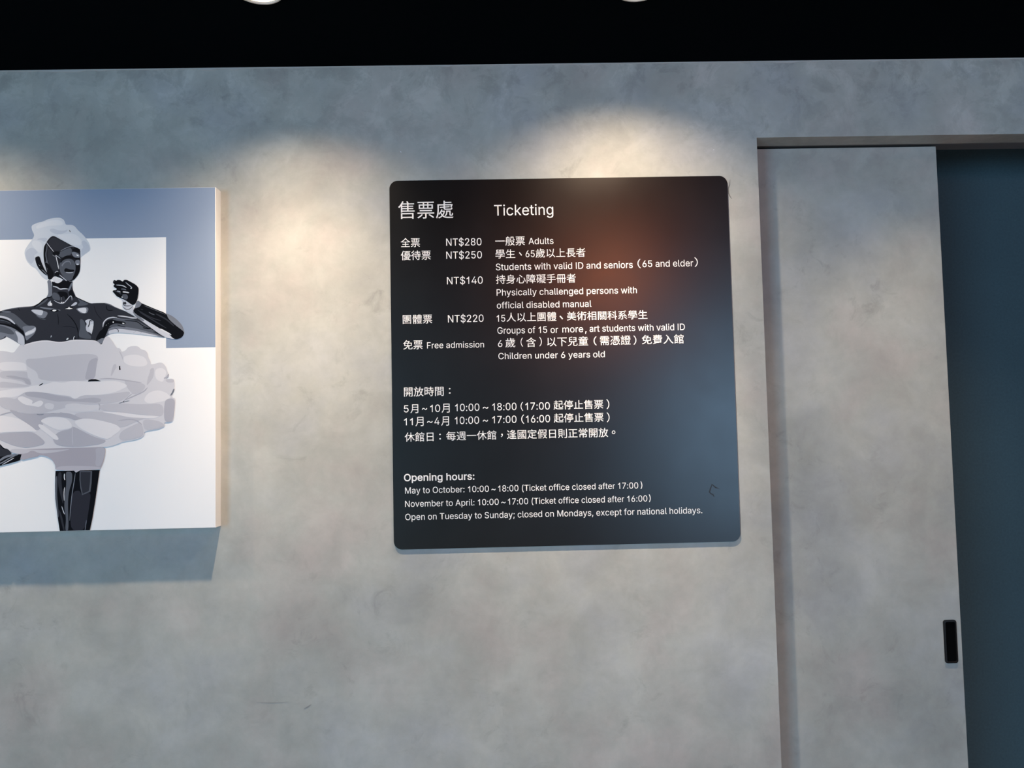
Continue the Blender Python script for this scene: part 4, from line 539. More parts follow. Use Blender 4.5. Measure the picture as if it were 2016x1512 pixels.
'Is': (365, '182,-8 157,-7 133,-3 112,3 93,12 76,24 62,38 50,54 41,73 36,94 94,107 105,79 124,60 150,49 181,45 206,47 227,53 244,62 262,81 268,103 265,121 254,136 237,147 212,155 149,170 118,180 92,192 72,208 58,227 50,249 47,274 49,295 55,314 65,332 79,347 95,360 115,370 137,378 161,383 187,384 212,383 234,379 254,372 279,358 299,339 314,316 324,290 268,277 258,298 243,316 219,328 187,333 156,329 131,317 114,299 109,277 112,258 124,243 144,232 172,223 229,209 261,200 287,187 306,171 320,153 328,131 331,107 329,85 323,65 312,47 298,31 281,18 260,6 236,-2 210,-7'),
'It': (227, '91,22 77,41 68,64 65,86 65,326 7,327 6,379 65,380 66,471 125,471 126,470 126,380 204,379 204,327 126,326 126,95 128,76 136,62 149,53 174,50 201,54 213,2 193,-3 177,-4 167,-4 139,-2 113,7'),
'Iu': (410, '96,23 82,39 69,60 60,83 54,112 53,137 53,379 114,379 114,143 116,117 124,93 136,76 142,71 155,61 175,53 200,50 225,53 249,62 268,77 283,97 293,122 296,151 296,379 356,379 356,0 299,0 298,69 294,60 278,36 259,18 235,5 210,-3 183,-5 154,-3 135,2 118,9'),
'Iv': (389, '162,0 18,379 85,378 165,156 195,60 224,156 305,378 370,379 371,378 366,365 226,1'),
'Iw': (567, '138,0 23,379 86,379 88,377 151,147 170,66 185,133 201,193 252,379 317,378 362,212 381,137 396,68 398,69 412,131 435,219 480,378 544,379 430,1 368,1 317,177 284,306 283,307 260,215 199,1'),
'Ix': (379, '21,0 155,194 29,378 100,379 147,306 191,234 232,304 281,379 350,379 351,378 347,373 224,192 357,1 286,1 232,83 189,154 147,84 91,0'),
'Iy': (389, '48,-139 61,-86 105,-89 118,-84 128,-76 141,-58 151,-36 163,-1 18,379 85,379 165,157 195,60 226,160 305,379 371,379 205,-57 177,-106 156,-126 139,-136 117,-143 85,-145 64,-143'),
'I~': (453, '52,150 53,176 58,199 66,218 82,240 103,255 127,263 151,266 175,264 197,256 246,221 275,198 299,192 318,196 332,207 341,226 344,253 400,253 399,226 394,204 386,185 370,163 349,148 326,139 301,137 276,139 254,148 207,182 177,204 154,210 136,207 121,196 111,178 108,150'),
}
# sign lettering: line, text, glyph set, left mm, baseline mm, width scale, height scale, bold
LETTERING = [
(('heading', 0), '售票處', 'C', 18.22, 751.62, 42.84, 44.278, 0),
(('heading', 1), 'Ticketing', 'I', 237.2, 752.32, 46.161, 48.275, 0),
((1, 0), '全票', 'C', 23.68, 684.27, 22.682, 23.152, 0),
((1, 1), 'NT$280', 'I', 126.0, 684.15, 30.217, 32.769, 0),
((1, 2), '一般票', 'C', 239.0, 684.16, 23.207, 23.101, 0),
((1, 2), 'Adults', 'I', 315.75, 684.47, 27.877, 29.134, 0),
((2, 0), '優待票', 'C', 23.93, 654.63, 23.155, 23.613, 0),
((2, 1), 'NT$250', 'I', 125.72, 654.02, 30.449, 32.707, 0),
((2, 2), '學生', 'C', 238.63, 654.76, 23.698, 22.641, 0),
((2, 2), '、', 'C', 292.28, 660.06, 23.714, 29.344, 0),
((2, 2), '65', 'I', 307.02, 654.87, 26.494, 30.462, 0),
((2, 2), '歲以上長者', 'C', 330.83, 655.13, 23.214, 22.573, 0),
((3, 0), 'Students with valid ID and seniors', 'I', 239.0, 625.82, 28.435, 29.694, 0),
((3, 0), '（', 'C', 544.9, 627.0, 28.394, 22.712, 0),
((3, 0), '65 and elder', 'I', 574.27, 627.2, 28.392, 29.801, 0),
((3, 0), '）', 'C', 694.4, 627.71, 29.828, 23.363, 0),
((4, 0), 'NT$140', 'I', 126.34, 595.54, 31.157, 32.586, 0),
((4, 1), '持身心障礙手冊者', 'C', 239.23, 596.12, 23.01, 22.574, 0),
((5, 0), 'Physically challenged persons with', 'I', 239.08, 567.37, 28.025, 28.896, 0),
((6, 0), 'official disabled manual', 'I', 239.69, 537.89, 27.835, 28.842, 0),
((7, 0), '團體票', 'C', 24.31, 508.47, 23.356, 22.592, 0),
((7, 1), 'NT$220', 'I', 127.14, 508.12, 30.266, 32.407, 0),
((7, 2), '15', 'I', 237.42, 507.67, 27.565, 30.158, 0),
((7, 2), '人以上團體', 'C', 261.17, 508.73, 23.05, 22.6, 0),
((7, 2), '、', 'C', 381.52, 511.85, 26.854, 31.177, 0),
((7, 2), '美術相關科系學生', 'C', 398.76, 509.24, 23.242, 21.903, 0),
((8, 0), 'Groups of 15', 'I', 239.66, 480.13, 26.992, 28.965, 0),
((8, 0), 'or', 'I', 360.77, 479.68, 27.41, 29.001, 0),
((8, 0), 'more', 'I', 386.99, 480.22, 29.552, 29.01, 0),
((8, 0), ',', 'I', 439.18, 479.7, 30.31, 29.025, 0),
((8, 0), 'art students with valid ID', 'I', 449.83, 480.55, 27.156, 29.03, 0),
((9, 0), '免票', 'C', 25.87, 449.98, 22.994, 22.884, 0),
((9, 0), 'Free admission', 'I', 79.16, 449.74, 26.508, 27.268, 0),
((9, 1), '6', 'I', 239.34, 450.1, 30.825, 29.138, 0),
((9, 1), '歲', 'C', 257.41, 450.52, 24.389, 23.242, 0),
((9, 2), '（', 'C', 278.7, 451.75, 20.503, 21.545, 0),
((9, 2), '含', 'C', 304.92, 450.48, 23.642, 23.48, 0),
((9, 2), '）', 'C', 334.34, 451.82, 22.305, 22.286, 0),
((9, 3), '以下兒童', 'C', 350.85, 451.06, 24.187, 22.794, 0),
((9, 4), '（', 'C', 440.84, 451.34, 26.387, 21.705, 0),
((9, 4), '需憑證', 'C', 472.13, 451.41, 24.034, 23.171, 0),
((9, 4), '）', 'C', 548.99, 451.36, 24.644, 21.97, 0),
((9, 5), '免費入館', 'C', 568.18, 451.61, 24.621, 22.742, 0),
((10, 0), 'Children under 6 years old', 'I', 240.64, 422.09, 28.042, 27.495, 0),
((11, 0), '開放時間', 'C', 25.03, 343.32, 23.369, 23.226, 0),
((11, 0), '：', 'C', 124.11, 346.31, 24.889, 19.747, 0),
((12, 0), '5', 'I', 24.46, 306.14, 31.729, 31.057, 0),
((12, 0), '月', 'C', 40.34, 305.62, 22.373, 22.821, 0),
((12, 0), '~', 'I', 65.44, 306.2, 32.858, 32.873, 0),
((12, 0), '10', 'I', 83.15, 305.59, 30.877, 31.977, 0),
((12, 0), '月', 'C', 110.7, 305.34, 22.695, 23.234, 0),
((12, 1), '10:00', 'I', 139.41, 306.25, 30.146, 31.998, 0),
((12, 1), '~', 'I', 202.47, 306.1, 35.587, 32.921, 0),
((12, 1), '18:00', 'I', 223.31, 306.23, 30.135, 32.026, 0),
((12, 1), '（', 'C', 274.35, 306.03, 22.181, 21.225, 0),
((12, 1), '17:00', 'I', 298.26, 305.93, 30.371, 32.051, 0),
((12, 1), '起停止售票', 'C', 363.75, 307.03, 22.863, 22.169, 0),
((12, 1), '）', 'C', 483.51, 306.21, 23.608, 23.325, 0),
((13, 0), '11', 'I', 23.78, 276.86, 33.784, 31.449, 0),
((13, 0), '月', 'C', 51.36, 276.21, 22.935, 23.967, 0),
((13, 0), '~', 'I', 76.29, 276.68, 35.461, 32.815, 0),
((13, 0), '4', 'I', 93.53, 276.79, 29.996, 31.921, 0),
((13, 0), '月', 'C', 109.11, 276.13, 22.24, 23.981, 0),
((13, 1), '10:00', 'I', 138.35, 277.19, 30.054, 31.938, 0),
((13, 1), '~', 'I', 202.01, 276.78, 33.578, 32.859, 0),
((13, 1), '17:00', 'I', 222.74, 277.24, 30.107, 31.967, 0),
((13, 1), '（', 'C', 272.34, 276.82, 26.151, 21.788, 0),
((13, 1), '16:00', 'I', 298.79, 277.13, 30.028, 31.992, 0),
((13, 1), '起停止售票', 'C', 363.73, 277.64, 22.842, 22.127, 0),
((13, 1), '）', 'C', 483.09, 276.55, 24.476, 23.16, 0),
((14, 0), '休館日', 'C', 27.0, 241.67, 22.969, 22.533, 0),
((14, 1), '：', 'C', 100.59, 243.42, 24.796, 20.326, 0),
((14, 2), '每週一休館', 'C', 119.97, 242.27, 23.014, 22.177, 0),
((14, 2), '，', 'C', 240.39, 248.2, 24.081, 23.057, 0),
((14, 2), '逢國定假日則正常開放', 'C', 256.66, 242.63, 23.046, 22.616, 0),
((14, 2), '。', 'C', 493.87, 248.82, 25.292, 25.925, 0),
((15, 0), 'Opening hours:', 'I', 23.57, 151.95, 31.944, 30.306, 1),
((16, 0), 'May to October: 10:00', 'I', 24.98, 124.06, 25.767, 26.691, 0),
((16, 0), '~', 'I', 218.85, 123.3, 26.216, 26.746, 0),
((16, 0), '18:00 (Ticket office closed after 17:00', 'I', 233.34, 123.87, 25.023, 26.751, 0),
((16, 0), ')', 'I', 555.04, 125.04, 28.151, 26.845, 0),
((17, 0), 'November to April: 10:00', 'I', 24.59, 94.34, 25.652, 26.64, 0),
((17, 0), '~', 'I', 240.33, 93.81, 27.185, 26.701, 0),
((17, 0), '17:00 (Ticket office closed after 16:00', 'I', 254.75, 94.26, 24.883, 26.706, 0),
((17, 0), ')', 'I', 573.08, 95.4, 28.135, 26.799, 0),
((18, 0), 'Open on Tuesday to Sunday; closed on Mondays, except for national holidays.', 'I', 25.14, 65.12, 26.053, 27.034, 0),
]
INKS = {'white': (240, 243, 246), 'backdrop': (140, 157, 182), 'light': (196, 202, 214), 'pale': (214, 219, 227), 'cloth': (209, 211, 219), 'clothhi': (224, 225, 231), 'clothsh': (192, 194, 204), 'clothdk': (176, 178, 190), 'black': (11, 13, 20), 'dark': (47, 50, 59), 'dark2': (33, 35, 43), 'grey': (84, 90, 101), 'mid': (118, 125, 138), 'hair': (200, 210, 222), 'hairhi': (210, 218, 228), 'hairsh': (184, 195, 211), 'slip': (169, 168, 180), 'slip2': (184, 184, 195), 'leg': (44, 46, 56)}
# artwork print: part, ink, outline in tenths of a millimetre from the lower left corner of the panel
PRINT = [
('printed_backdrop', 'backdrop', 0, '6,7566 7756,7564 7766,3966 6681,3966 6672,6453 1759,6455 1808,3974 6,3975'),
('printed_figure', 'dark', 1, '3254,4883 2700,4803 2205,4608 1734,4347 1390,3904 1204,3325 1099,3070 1169,2879 1301,2899 1405,3176 1637,3652 2050,3981 2600,4195 3264,4227'),
('printed_figure', 'mid', 1, '3150,4433 2597,4353 2102,4160 1722,3830 2050,3981 2600,4195 3153,4230'),
('printed_figure', 'light', 0, '2922,4735 2886,4728 2816,4712 2711,4683 2573,4640 2434,4589 2296,4529 2158,4461 2021,4384 1920,4324 1854,4282 1822,4259 1826,4251 1863,4266 1933,4300 2038,4354 2174,4431 2311,4498 2447,4557 2584,4608 2722,4650 2824,4686 2892,4711 2925,4727'),
('printed_tutu', 'cloth', 1, '3380,3865 2824,4011 2384,3884 2111,3710 1907,3389 1829,2888 1926,2385 2305,2099 2748,1934 3409,1853'),
('printed_tutu', 'clothhi', 1, '3168,3196 2725,3294 2177,3126 2400,2932 3172,2972'),
('printed_tutu', 'clothsh', 1, '3175,2748 2513,2807 1965,2640 2191,2346 2853,2198 3294,2189'),
('printed_figure', 'black', 1, '3297,1944 2638,1892 1873,1753 998,1684 342,1676 323,1566 894,1443 1879,1421 2646,1460 3303,1545'),
('printed_figure', 'mid', 0, '3190,1752 3127,1753 3003,1748 2817,1735 2570,1713 2317,1692 2057,1673 1790,1655 1517,1639 1312,1623 1176,1608 1109,1598 1110,1587 1179,1585 1316,1587 1521,1595 1795,1611 2062,1629 2322,1648 2576,1669 2823,1691 3007,1712 3130,1730 3191,1741'),
('printed_headdress', 'hair', 1, '3695,6741 3721,6782 3854,6834 3934,6846 4066,6906 4200,6931 4333,6933 4414,6879 4441,6804 4455,6769 4588,6767 4655,6732 4723,6642 4831,6545 4898,6462 4979,6338 5007,6228 4994,6174 4915,6121 4802,6034 4677,5935 4346,5805 4148,5672 4070,5518 3949,5595 3868,5704 3801,5800 3707,5843 3599,5967 3551,6117 3556,6212 3621,6320 3699,6427 3752,6508 3758,6563 3710,6659'),
('printed_headdress', 'hairhi', 1, '3802,6767 4014,6859 4267,6896 4387,6839 4388,6757 4202,6760 4042,6749 3909,6710 3803,6685'),
('printed_headdress', 'hairhi', 1, '4244,6555 4444,6558 4604,6576 4738,6505 4819,6381 4780,6287 4606,6317 4405,6429'),
('printed_headdress', 'hairsh', 1, '4096,6639 4204,6569 4337,6553 4470,6605 4509,6673 4416,6634 4283,6649 4176,6692 4109,6680'),
('printed_headdress', 'hairsh', 1, '3832,6466 4018,6490 4059,6449 3993,6382 3912,6437 3832,6439'),
('printed_headdress', 'hairsh', 1, '3583,6198 3701,6278 3809,6221 3862,6166 3757,6086 3785,6004 3707,5884 3612,5980 3571,6103'),
('printed_headdress', 'hairsh', 1, '4792,6382 4872,6421 4980,6283 4994,6188 4915,6134 4809,6055 4807,6204 4847,6258'),
('printed_headdress', 'hairhi', 1, '3753,6440 3913,6397 3941,6274 3916,6138 3836,6167 3755,6277 3700,6359'),
('printed_headdress', 'light', 1, '3810,6085 3877,6084 3945,5947 4040,5769 4001,5729 3933,5839'),
('printed_headdress', 'black', 0, '4523,6662 4547,6638 4569,6601 4539,6618'),
('printed_figure', 'dark', 1, '2954,4821 3033,4840 3151,4871 3270,4909 3415,4936 3560,4945 3745,4952 3824,4987 3956,5065 4048,5152 4180,5217 4617,5249 4698,5140 4858,5063 5005,4992 5178,4996 5337,5000 5417,4978 5481,4950 5550,4908 5553,4570 5421,4465 5369,4291 5291,4118 5265,4064 5185,4120 4893,4139 4365,4095 3835,4132 3611,4110 3572,4050 3479,4112 3306,4223 3173,4293 3040,4329 2961,4350'),
('printed_figure', 'mid', 1, '2957,4592 3037,4577 3169,4534 3329,4478 3489,4367 3582,4285 3588,4050 3479,4112 3306,4223 3173,4293 3040,4329 2961,4350'),
('printed_figure', 'light', 1, '3356,4423 3476,4367 3569,4272 3586,4050 3479,4119 3426,4153 3437,4261'),
('printed_figure', 'grey', 1, '2958,4552 3117,4522 3276,4452 3370,4342 3278,4331 3119,4374 2960,4404'),
('printed_figure', 'grey', 1, '3033,4820 3165,4844 3324,4814 3471,4690 3632,4526 3778,4509 3660,4404 3568,4392 3434,4529 3273,4680 3113,4751 3034,4759'),
('printed_figure', 'light', 1, '2954,4764 3034,4759 3153,4737 3273,4680 3380,4571 3354,4558 3234,4654 3114,4700 3035,4712 2955,4716'),
('printed_figure', 'mid', 1, '3059,4846 3204,4857 3297,4835 3191,4823'),
('printed_figure', 'black', 1, '2955,4707 3035,4701 3167,4669 3301,4599 3434,4503 3568,4379 3562,4359 3408,4487 3275,4566 3155,4615 3036,4645 2956,4653'),
('printed_figure', 'grey', 1, '3035,4674 3154,4645 3287,4586 3274,4575 3155,4626 3036,4647'),
('printed_figure', 'black', 1, '2957,4608 3036,4591 3208,4574 3381,4504 3515,4407 3588,4338 3583,4271 3489,4374 3342,4477 3169,4534 3037,4564 2957,4579'),
('printed_figure', 'black', 0, '3585,4258 3609,4271 3604,4150 3588,4097'),
('printed_figure', 'grey', 0, '3033,4851 3048,4852 3078,4857 3123,4865 3183,4877 3245,4889 3311,4899 3380,4908 3452,4914 3520,4920 3583,4924 3640,4928 3693,4932 3733,4935 3759,4939 3772,4941 3772,4946 3758,4947 3732,4948 3692,4948 3639,4947 3581,4943 3518,4939 3450,4933 3377,4926 3308,4918 3241,4908 3178,4896 3119,4881 3075,4869 3046,4861 3032,4856'),
('printed_figure', 'mid', 1, '3700,4861 3760,4887 3879,4878 4012,4842 4092,4800 4014,4667 3881,4709 3787,4792'),
('printed_figure', 'light', 1, '3713,4864 3773,4881 3958,4863 3985,4829 3947,4735 3827,4778 3760,4820'),
('printed_figure', 'grey', 0, '3827,4736 3834,4729 3850,4717 3874,4700 3908,4679 3938,4664 3966,4653 3990,4647 4011,4646 4026,4648 4036,4649 4041,4651 4040,4654 4035,4656 4026,4658 4011,4660 3992,4660 3969,4665 3944,4676 3914,4691 3881,4712 3855,4726 3838,4735 3828,4739'),
('printed_figure', 'mid', 1, '3513,4514 3777,4523 3827,4482 3828,4414 3780,4321 3676,4229 3610,4177 3568,4392'),
('printed_figure', 'light', 1, '3581,4365 3660,4404 3765,4442 3811,4495 3827,4441 3799,4375 3701,4323 3596,4291'),
('printed_figure', 'pale', 1, '3588,4352 3660,4384 3792,4422 3779,4382 3674,4337 3598,4309'),
('printed_figure', 'mid', 1, '3878,4939 4037,4922 4356,4862 4356,4842 4170,4866 3958,4897'),
('printed_figure', 'grey', 1, '3772,4954 3877,4993 4035,5098 4088,5144 4062,5070 3944,4991 3852,4939'),
('printed_figure', 'light', 1, '4077,4955 4069,5003 4141,5080 4171,5028 4180,4949'),
('printed_figure', 'white', 1, '4123,4975 4129,5029 4148,5062 4162,5014 4156,4967'),
('printed_figure', 'black', 1, '4118,4853 4183,4886 4303,4870 4330,4836 4224,4808'),
('printed_figure', 'white', 1, '4171,4844 4210,4873 4283,4858 4224,4824'),
('printed_figure', 'light', 1, '4574,4942 4646,5006 4686,5032 4726,5018 4713,4977 4647,4945'),
('printed_figure', 'grey', 1, '4725,5112 4858,5056 4992,4986 4912,4953 4753,4936 4726,4977 4792,5016'),
('printed_figure', 'black', 1, '4435,4888 4514,4927 4621,4925 4641,4871 4528,4859'),
('printed_figure', 'white', 0, '4459,4883 4515,4893 4548,4929 4561,4906 4628,4882 4555,4872'),
('printed_figure', 'mid', 1, '4687,4890 4926,4919 4979,4878 4941,4771 4808,4773 4741,4828'),
('printed_figure', 'pale', 1, '4721,4883 4913,4906 4933,4838 4907,4771 4821,4793 4754,4839'),
('printed_figure', 'grey', 1, '4782,4666 4889,4610 4931,4367 5105,4202 4893,4206 4747,4262 4798,4450'),
('printed_figure', 'light', 1, '4889,4610 4995,4651 5081,4599 5155,4524 5275,4414 5223,4334 5151,4221 5078,4249 5024,4338 4931,4373 4914,4475 4943,4541'),
('printed_figure', 'pale', 1, '4983,4433 5022,4540 5142,4511 5249,4401 5210,4334 5131,4255 5051,4337'),
('printed_figure', 'dark2', 0, '5063,4595 5060,4599 5053,4605 5043,4612 5026,4621 5008,4620 4995,4607 4989,4588 4987,4564 4984,4543 4980,4524 4974,4506 4967,4489 4963,4476 4961,4467 4961,4461 4966,4459 4970,4462 4976,4469 4984,4481 4993,4497 5000,4517 5005,4538 5009,4561 5010,4584 5014,4596 5017,4600 5022,4600 5035,4595 5048,4592 5056,4590 5060,4591'),
('printed_figure', 'light', 0, '4153,4247 4155,4250 4158,4257 4162,4268 4165,4283 4167,4290 4161,4290 4161,4288 4162,4277 4165,4268 4167,4263 4169,4260 4172,4260 4174,4263 4174,4269 4174,4278 4172,4291 4168,4299 4157,4296 4153,4286 4150,4271 4149,4259 4149,4251 4150,4247'),
('printed_figure', 'pale', 1, '4485,4184 4509,4233 4548,4237 4529,4193'),
('printed_figure', 'pale', 0, '4650,4194 4652,4197 4655,4204 4658,4214 4660,4228 4663,4239 4666,4246 4670,4250 4675,4253 4679,4257 4681,4260 4681,4262 4680,4265 4677,4266 4673,4266 4668,4265 4661,4261 4655,4253 4650,4243 4647,4231 4645,4217 4644,4206 4645,4199 4646,4195'),
('printed_figure', 'black', 0, '4661,4194 4687,4237 4721,4202 5158,4185 5158,4160 4668,4177'),
('printed_figure', 'black', 0, '4501,4764 4507,4756 4520,4743 4539,4724 4564,4699 4590,4671 4616,4639 4643,4602 4669,4562 4692,4520 4710,4477 4724,4432 4735,4385 4742,4343 4745,4305 4747,4271 4745,4241 4744,4219 4744,4203 4745,4196 4750,4195 4752,4202 4755,4217 4758,4240 4763,4270 4764,4305 4760,4345 4753,4388 4742,4436 4727,4483 4708,4528 4685,4571 4658,4613 4631,4650 4603,4683 4575,4711 4547,4734 4526,4751 4512,4762 4504,4767'),
('printed_figure', 'black', 0, '5070,4957 5071,4948 5074,4933 5081,4909 5090,4878 5102,4847 5115,4816 5131,4785 5148,4754 5168,4724 5190,4697 5215,4670 5242,4647 5264,4630 5278,4619 5286,4614 5288,4617 5283,4625 5270,4638 5251,4657 5226,4682 5202,4707 5180,4734 5161,4762 5145,4793 5130,4823 5116,4853 5105,4883 5093,4913 5084,4936 5078,4951 5073,4958'),
('printed_figure', 'black', 0, '5349,4952 5349,4945 5351,4931 5355,4910 5362,4882 5375,4859 5393,4842 5415,4832 5442,4828 5462,4826 5475,4826 5482,4827 5482,4830 5476,4832 5463,4836 5444,4840 5418,4844 5399,4852 5384,4867 5373,4886 5367,4913 5360,4933 5355,4946 5352,4952'),
('printed_figure', 'black', 0, '3427,4926 3426,4924 3427,4919 3428,4912 3432,4903 3436,4895 3442,4886 3448,4877 3455,4868 3460,4862 3465,4859 3468,4858 3470,4859 3469,4862 3467,4868 3463,4875 3456,4883 3450,4891 3445,4900 3441,4908 3438,4916 3435,4922 3431,4926 3429,4927'),
('printed_figure', 'black', 0, '4289,4782 4290,4774 4292,4757 4296,4731 4303,4697 4308,4665 4311,4633 4311,4602 4310,4572 4310,4549 4311,4534 4312,4526 4315,4526 4317,4534 4319,4549 4321,4571 4322,4602 4321,4633 4318,4666 4313,4699 4306,4733 4300,4758 4295,4775 4292,4783'),
('printed_figure', 'dark2', 0, '4400,4483 4410,4481 4430,4481 4460,4481 4500,4484 4537,4483 4573,4479 4607,4472 4640,4462 4665,4455 4682,4451 4691,4450 4692,4453 4684,4458 4668,4465 4644,4474 4610,4485 4575,4493 4538,4497 4499,4498 4459,4495 4429,4492 4410,4488 4400,4486'),
('printed_figure', 'grey', 0, '4819,4584 4815,4577 4809,4560 4804,4535 4801,4502 4796,4469 4790,4436 4782,4404 4773,4370 4769,4344 4768,4326 4769,4317 4776,4315 4782,4322 4791,4337 4801,4361 4811,4395 4819,4429 4825,4464 4830,4498 4833,4532 4832,4557 4830,4575 4827,4584'),
('printed_figure', 'mid', 1, '4056,5532 4149,5530 4162,5333 4186,5198 4088,5132 4041,5144 4091,5227 4080,5403'),
('printed_figure', 'dark', 1, '4156,5537 4621,5528 4613,5420 4623,5305 4705,5134 4646,4987 4116,4996 4181,5130'),
('printed_figure', 'black', 1, '4156,5510 4256,5454 4402,5519 4608,5495 4550,5354 4510,5307 4351,5319 4257,5370 4175,5394'),
('printed_figure', 'grey', 1, '4192,5265 4299,5223 4353,5127 4341,5060 4194,5103 4167,5171'),
('printed_figure', 'pale', 1, '4146,5561 4188,5604 4221,5628 4268,5578 4412,5529 4349,5476 4290,5453 4223,5481 4176,5539'),
('printed_figure', 'light', 0, '4183,5391 4189,5387 4201,5382 4220,5375 4244,5367 4264,5358 4282,5350 4296,5340 4310,5327 4329,5317 4351,5312 4374,5312 4398,5316 4420,5318 4442,5319 4465,5319 4488,5319 4505,5319 4517,5319 4523,5321 4524,5328 4518,5330 4507,5334 4489,5338 4466,5343 4442,5346 4418,5345 4394,5343 4371,5339 4353,5339 4338,5342 4325,5349 4312,5361 4294,5373 4273,5383 4249,5390 4224,5394 4204,5397 4191,5398 4185,5397'),
('printed_figure', 'mid', 0, '4529,5270 4536,5274 4547,5283 4559,5299 4570,5322 4582,5346 4592,5370 4602,5394 4612,5417 4616,5437 4616,5451 4613,5459 4604,5463 4596,5459 4586,5450 4575,5434 4566,5410 4556,5387 4545,5364 4534,5341 4523,5317 4518,5298 4518,5284 4520,5275'),
('printed_figure', 'black', 1, '4537,5259 4603,5325 4678,5135 4619,5122 4552,5164'),
('printed_figure', 'black', 1, '4272,5264 4391,5275 4511,5246 4526,5124 4473,5071 4432,5180 4366,5127 4326,5209'),
('printed_figure', 'light', 0, '4207,5081 4212,5076 4223,5067 4240,5055 4263,5038 4288,5024 4315,5012 4344,5003 4376,4997 4405,4999 4432,5007 4456,5023 4476,5046 4495,5067 4514,5089 4531,5111 4547,5132 4561,5147 4573,5156 4581,5159 4586,5158 4591,5154 4596,5144 4600,5127 4602,5104 4604,5086 4605,5074 4606,5068 4611,5068 4611,5074 4612,5086 4612,5104 4612,5128 4610,5148 4604,5163 4594,5174 4579,5177 4564,5172 4549,5160 4534,5144 4517,5122 4500,5100 4482,5079 4464,5058 4445,5037 4424,5023 4402,5016 4376,5015 4348,5020 4320,5027 4294,5037 4269,5049 4245,5063 4227,5074 4215,5081 4209,5084'),
('printed_figure', 'light', 0, '4378,5140 4376,5073 4379,5073 4381,5140'),
('printed_figure', 'white', 0, '4370,5039 4391,5043 4394,5018 4373,5016'),
('printed_figure', 'white', 0, '4407,5038 4431,5037 4426,5015 4407,5018'),
('printed_figure', 'black', 0, '3774,4931 3781,4933 3796,4938 3817,4947 3844,4960 3873,4980 3903,5005 3935,5033 3967,5066 4000,5092 4035,5112 4071,5125 4110,5134 4139,5143 4158,5149 4168,5153 4166,5159 4156,5160 4136,5158 4105,5155 4064,5149 4025,5134 3987,5113 3951,5085 3918,5051 3887,5023 3859,5000 3831,4981 3807,4965 3788,4952 3776,4942 3771,4937'),
('printed_figure', 'dark2', 0, '4657,5152 4669,5143 4693,5129 4729,5109 4779,5084 4826,5061 4869,5041 4910,5022 4946,5005 4975,4994 4994,4988 5004,4986 5006,4990 4998,4997 4980,5008 4954,5022 4917,5039 4877,5058 4834,5078 4787,5101 4737,5126 4699,5142 4673,5152 4659,5156'),
('printed_figure', 'dark2', 1, '4164,6522 4218,6514 4338,6444 4607,6290 4781,6216 4782,6069 4787,5933 4779,5715 4713,5595 4621,5499 4482,5501 4348,5574 4215,5624 4149,5544 4083,5538 4055,5674 4040,5756 3992,5906 3970,6083 3974,6273 4046,6408 4111,6489'),
('printed_figure', 'dark', 1, '4073,6394 4151,6488 4218,6487 4352,6416 4566,6297 4341,6185 4208,6187 4114,6298'),
('printed_figure', 'dark', 1, '4061,6272 4169,6147 4236,6078 4292,5873 4293,5738 4214,5712 4146,5808 4064,6000'),
('printed_figure', 'grey', 1, '3994,6273 4040,6326 4061,6272 4029,6109 4065,5945 4133,5768 4175,5618 4122,5564 4081,5728 4005,5946 3990,6110'),
('printed_figure', 'black', 1, '3974,6273 4020,6354 4041,6272 4003,6109 4038,5959 3999,5919 3973,6083'),
('printed_figure', 'black', 1, '3998,5933 4078,5904 4146,5781 4214,5671 4149,5550 4083,5545 4054,5701 4080,5782 4026,5837'),
('printed_figure', 'grey', 1, '4328,6158 4567,6263 4601,6181 4575,6086 4462,6074 4383,6021 4289,6091'),
('printed_figure', 'grey', 1, '4338,5927 4450,5993 4570,6007 4663,5935 4685,5799 4666,5690 4601,5515 4495,5510 4401,5614 4347,5696 4319,5832'),
('printed_figure', 'mid', 1, '4358,5859 4450,5952 4543,5964 4584,5895 4532,5815 4412,5817'),
('printed_figure', 'grey', 1, '4385,5831 4451,5925 4544,5937 4571,5882 4532,5801 4412,5803'),
('printed_figure', 'black', 1, '4344,5940 4396,6035 4489,6074 4596,6065 4669,6003 4610,6001 4490,6013 4410,5980 4358,5906'),
('printed_figure', 'black', 1, '4432,5762 4465,5798 4545,5763 4659,5758 4650,5715 4559,5695 4466,5705 4434,5722'),
('printed_figure', 'light', 0, '4463,5699 4468,5696 4478,5691 4493,5687 4514,5683 4536,5681 4558,5681 4580,5682 4602,5685 4617,5689 4628,5693 4633,5696 4632,5700 4627,5701 4615,5702 4599,5701 4578,5698 4557,5697 4536,5697 4516,5699 4496,5703 4480,5704 4469,5704 4464,5703'),
('printed_figure', 'black', 1, '4162,6141 4235,6176 4335,6158 4326,6097 4243,6085 4183,6095'),
('printed_figure', 'mid', 0, '4169,6092 4171,6088 4176,6083 4184,6076 4196,6068 4207,6063 4218,6061 4228,6062 4236,6067 4240,6071 4243,6074 4243,6077 4242,6079 4239,6080 4235,6079 4230,6077 4224,6074 4218,6073 4211,6075 4201,6079 4190,6086 4181,6091 4174,6094 4170,6094'),
('printed_figure', 'mid', 1, '4588,6154 4675,6152 4771,6096 4763,6008 4663,6023 4602,6085'),
('printed_figure', 'black', 1, '4594,6208 4687,6254 4781,6212 4765,6144 4688,6152 4628,6173'),
('printed_figure', 'white', 1, '4686,6098 4745,6083 4745,6053 4709,6063'),
('printed_figure', 'black', 1, '4616,6031 4769,6021 4769,5987 4663,5982'),
('printed_figure', 'mid', 1, '4676,5969 4772,5976 4773,5865 4711,5850 4671,5894'),
('printed_figure', 'light', 1, '4688,5887 4744,5893 4757,5865 4711,5852'),
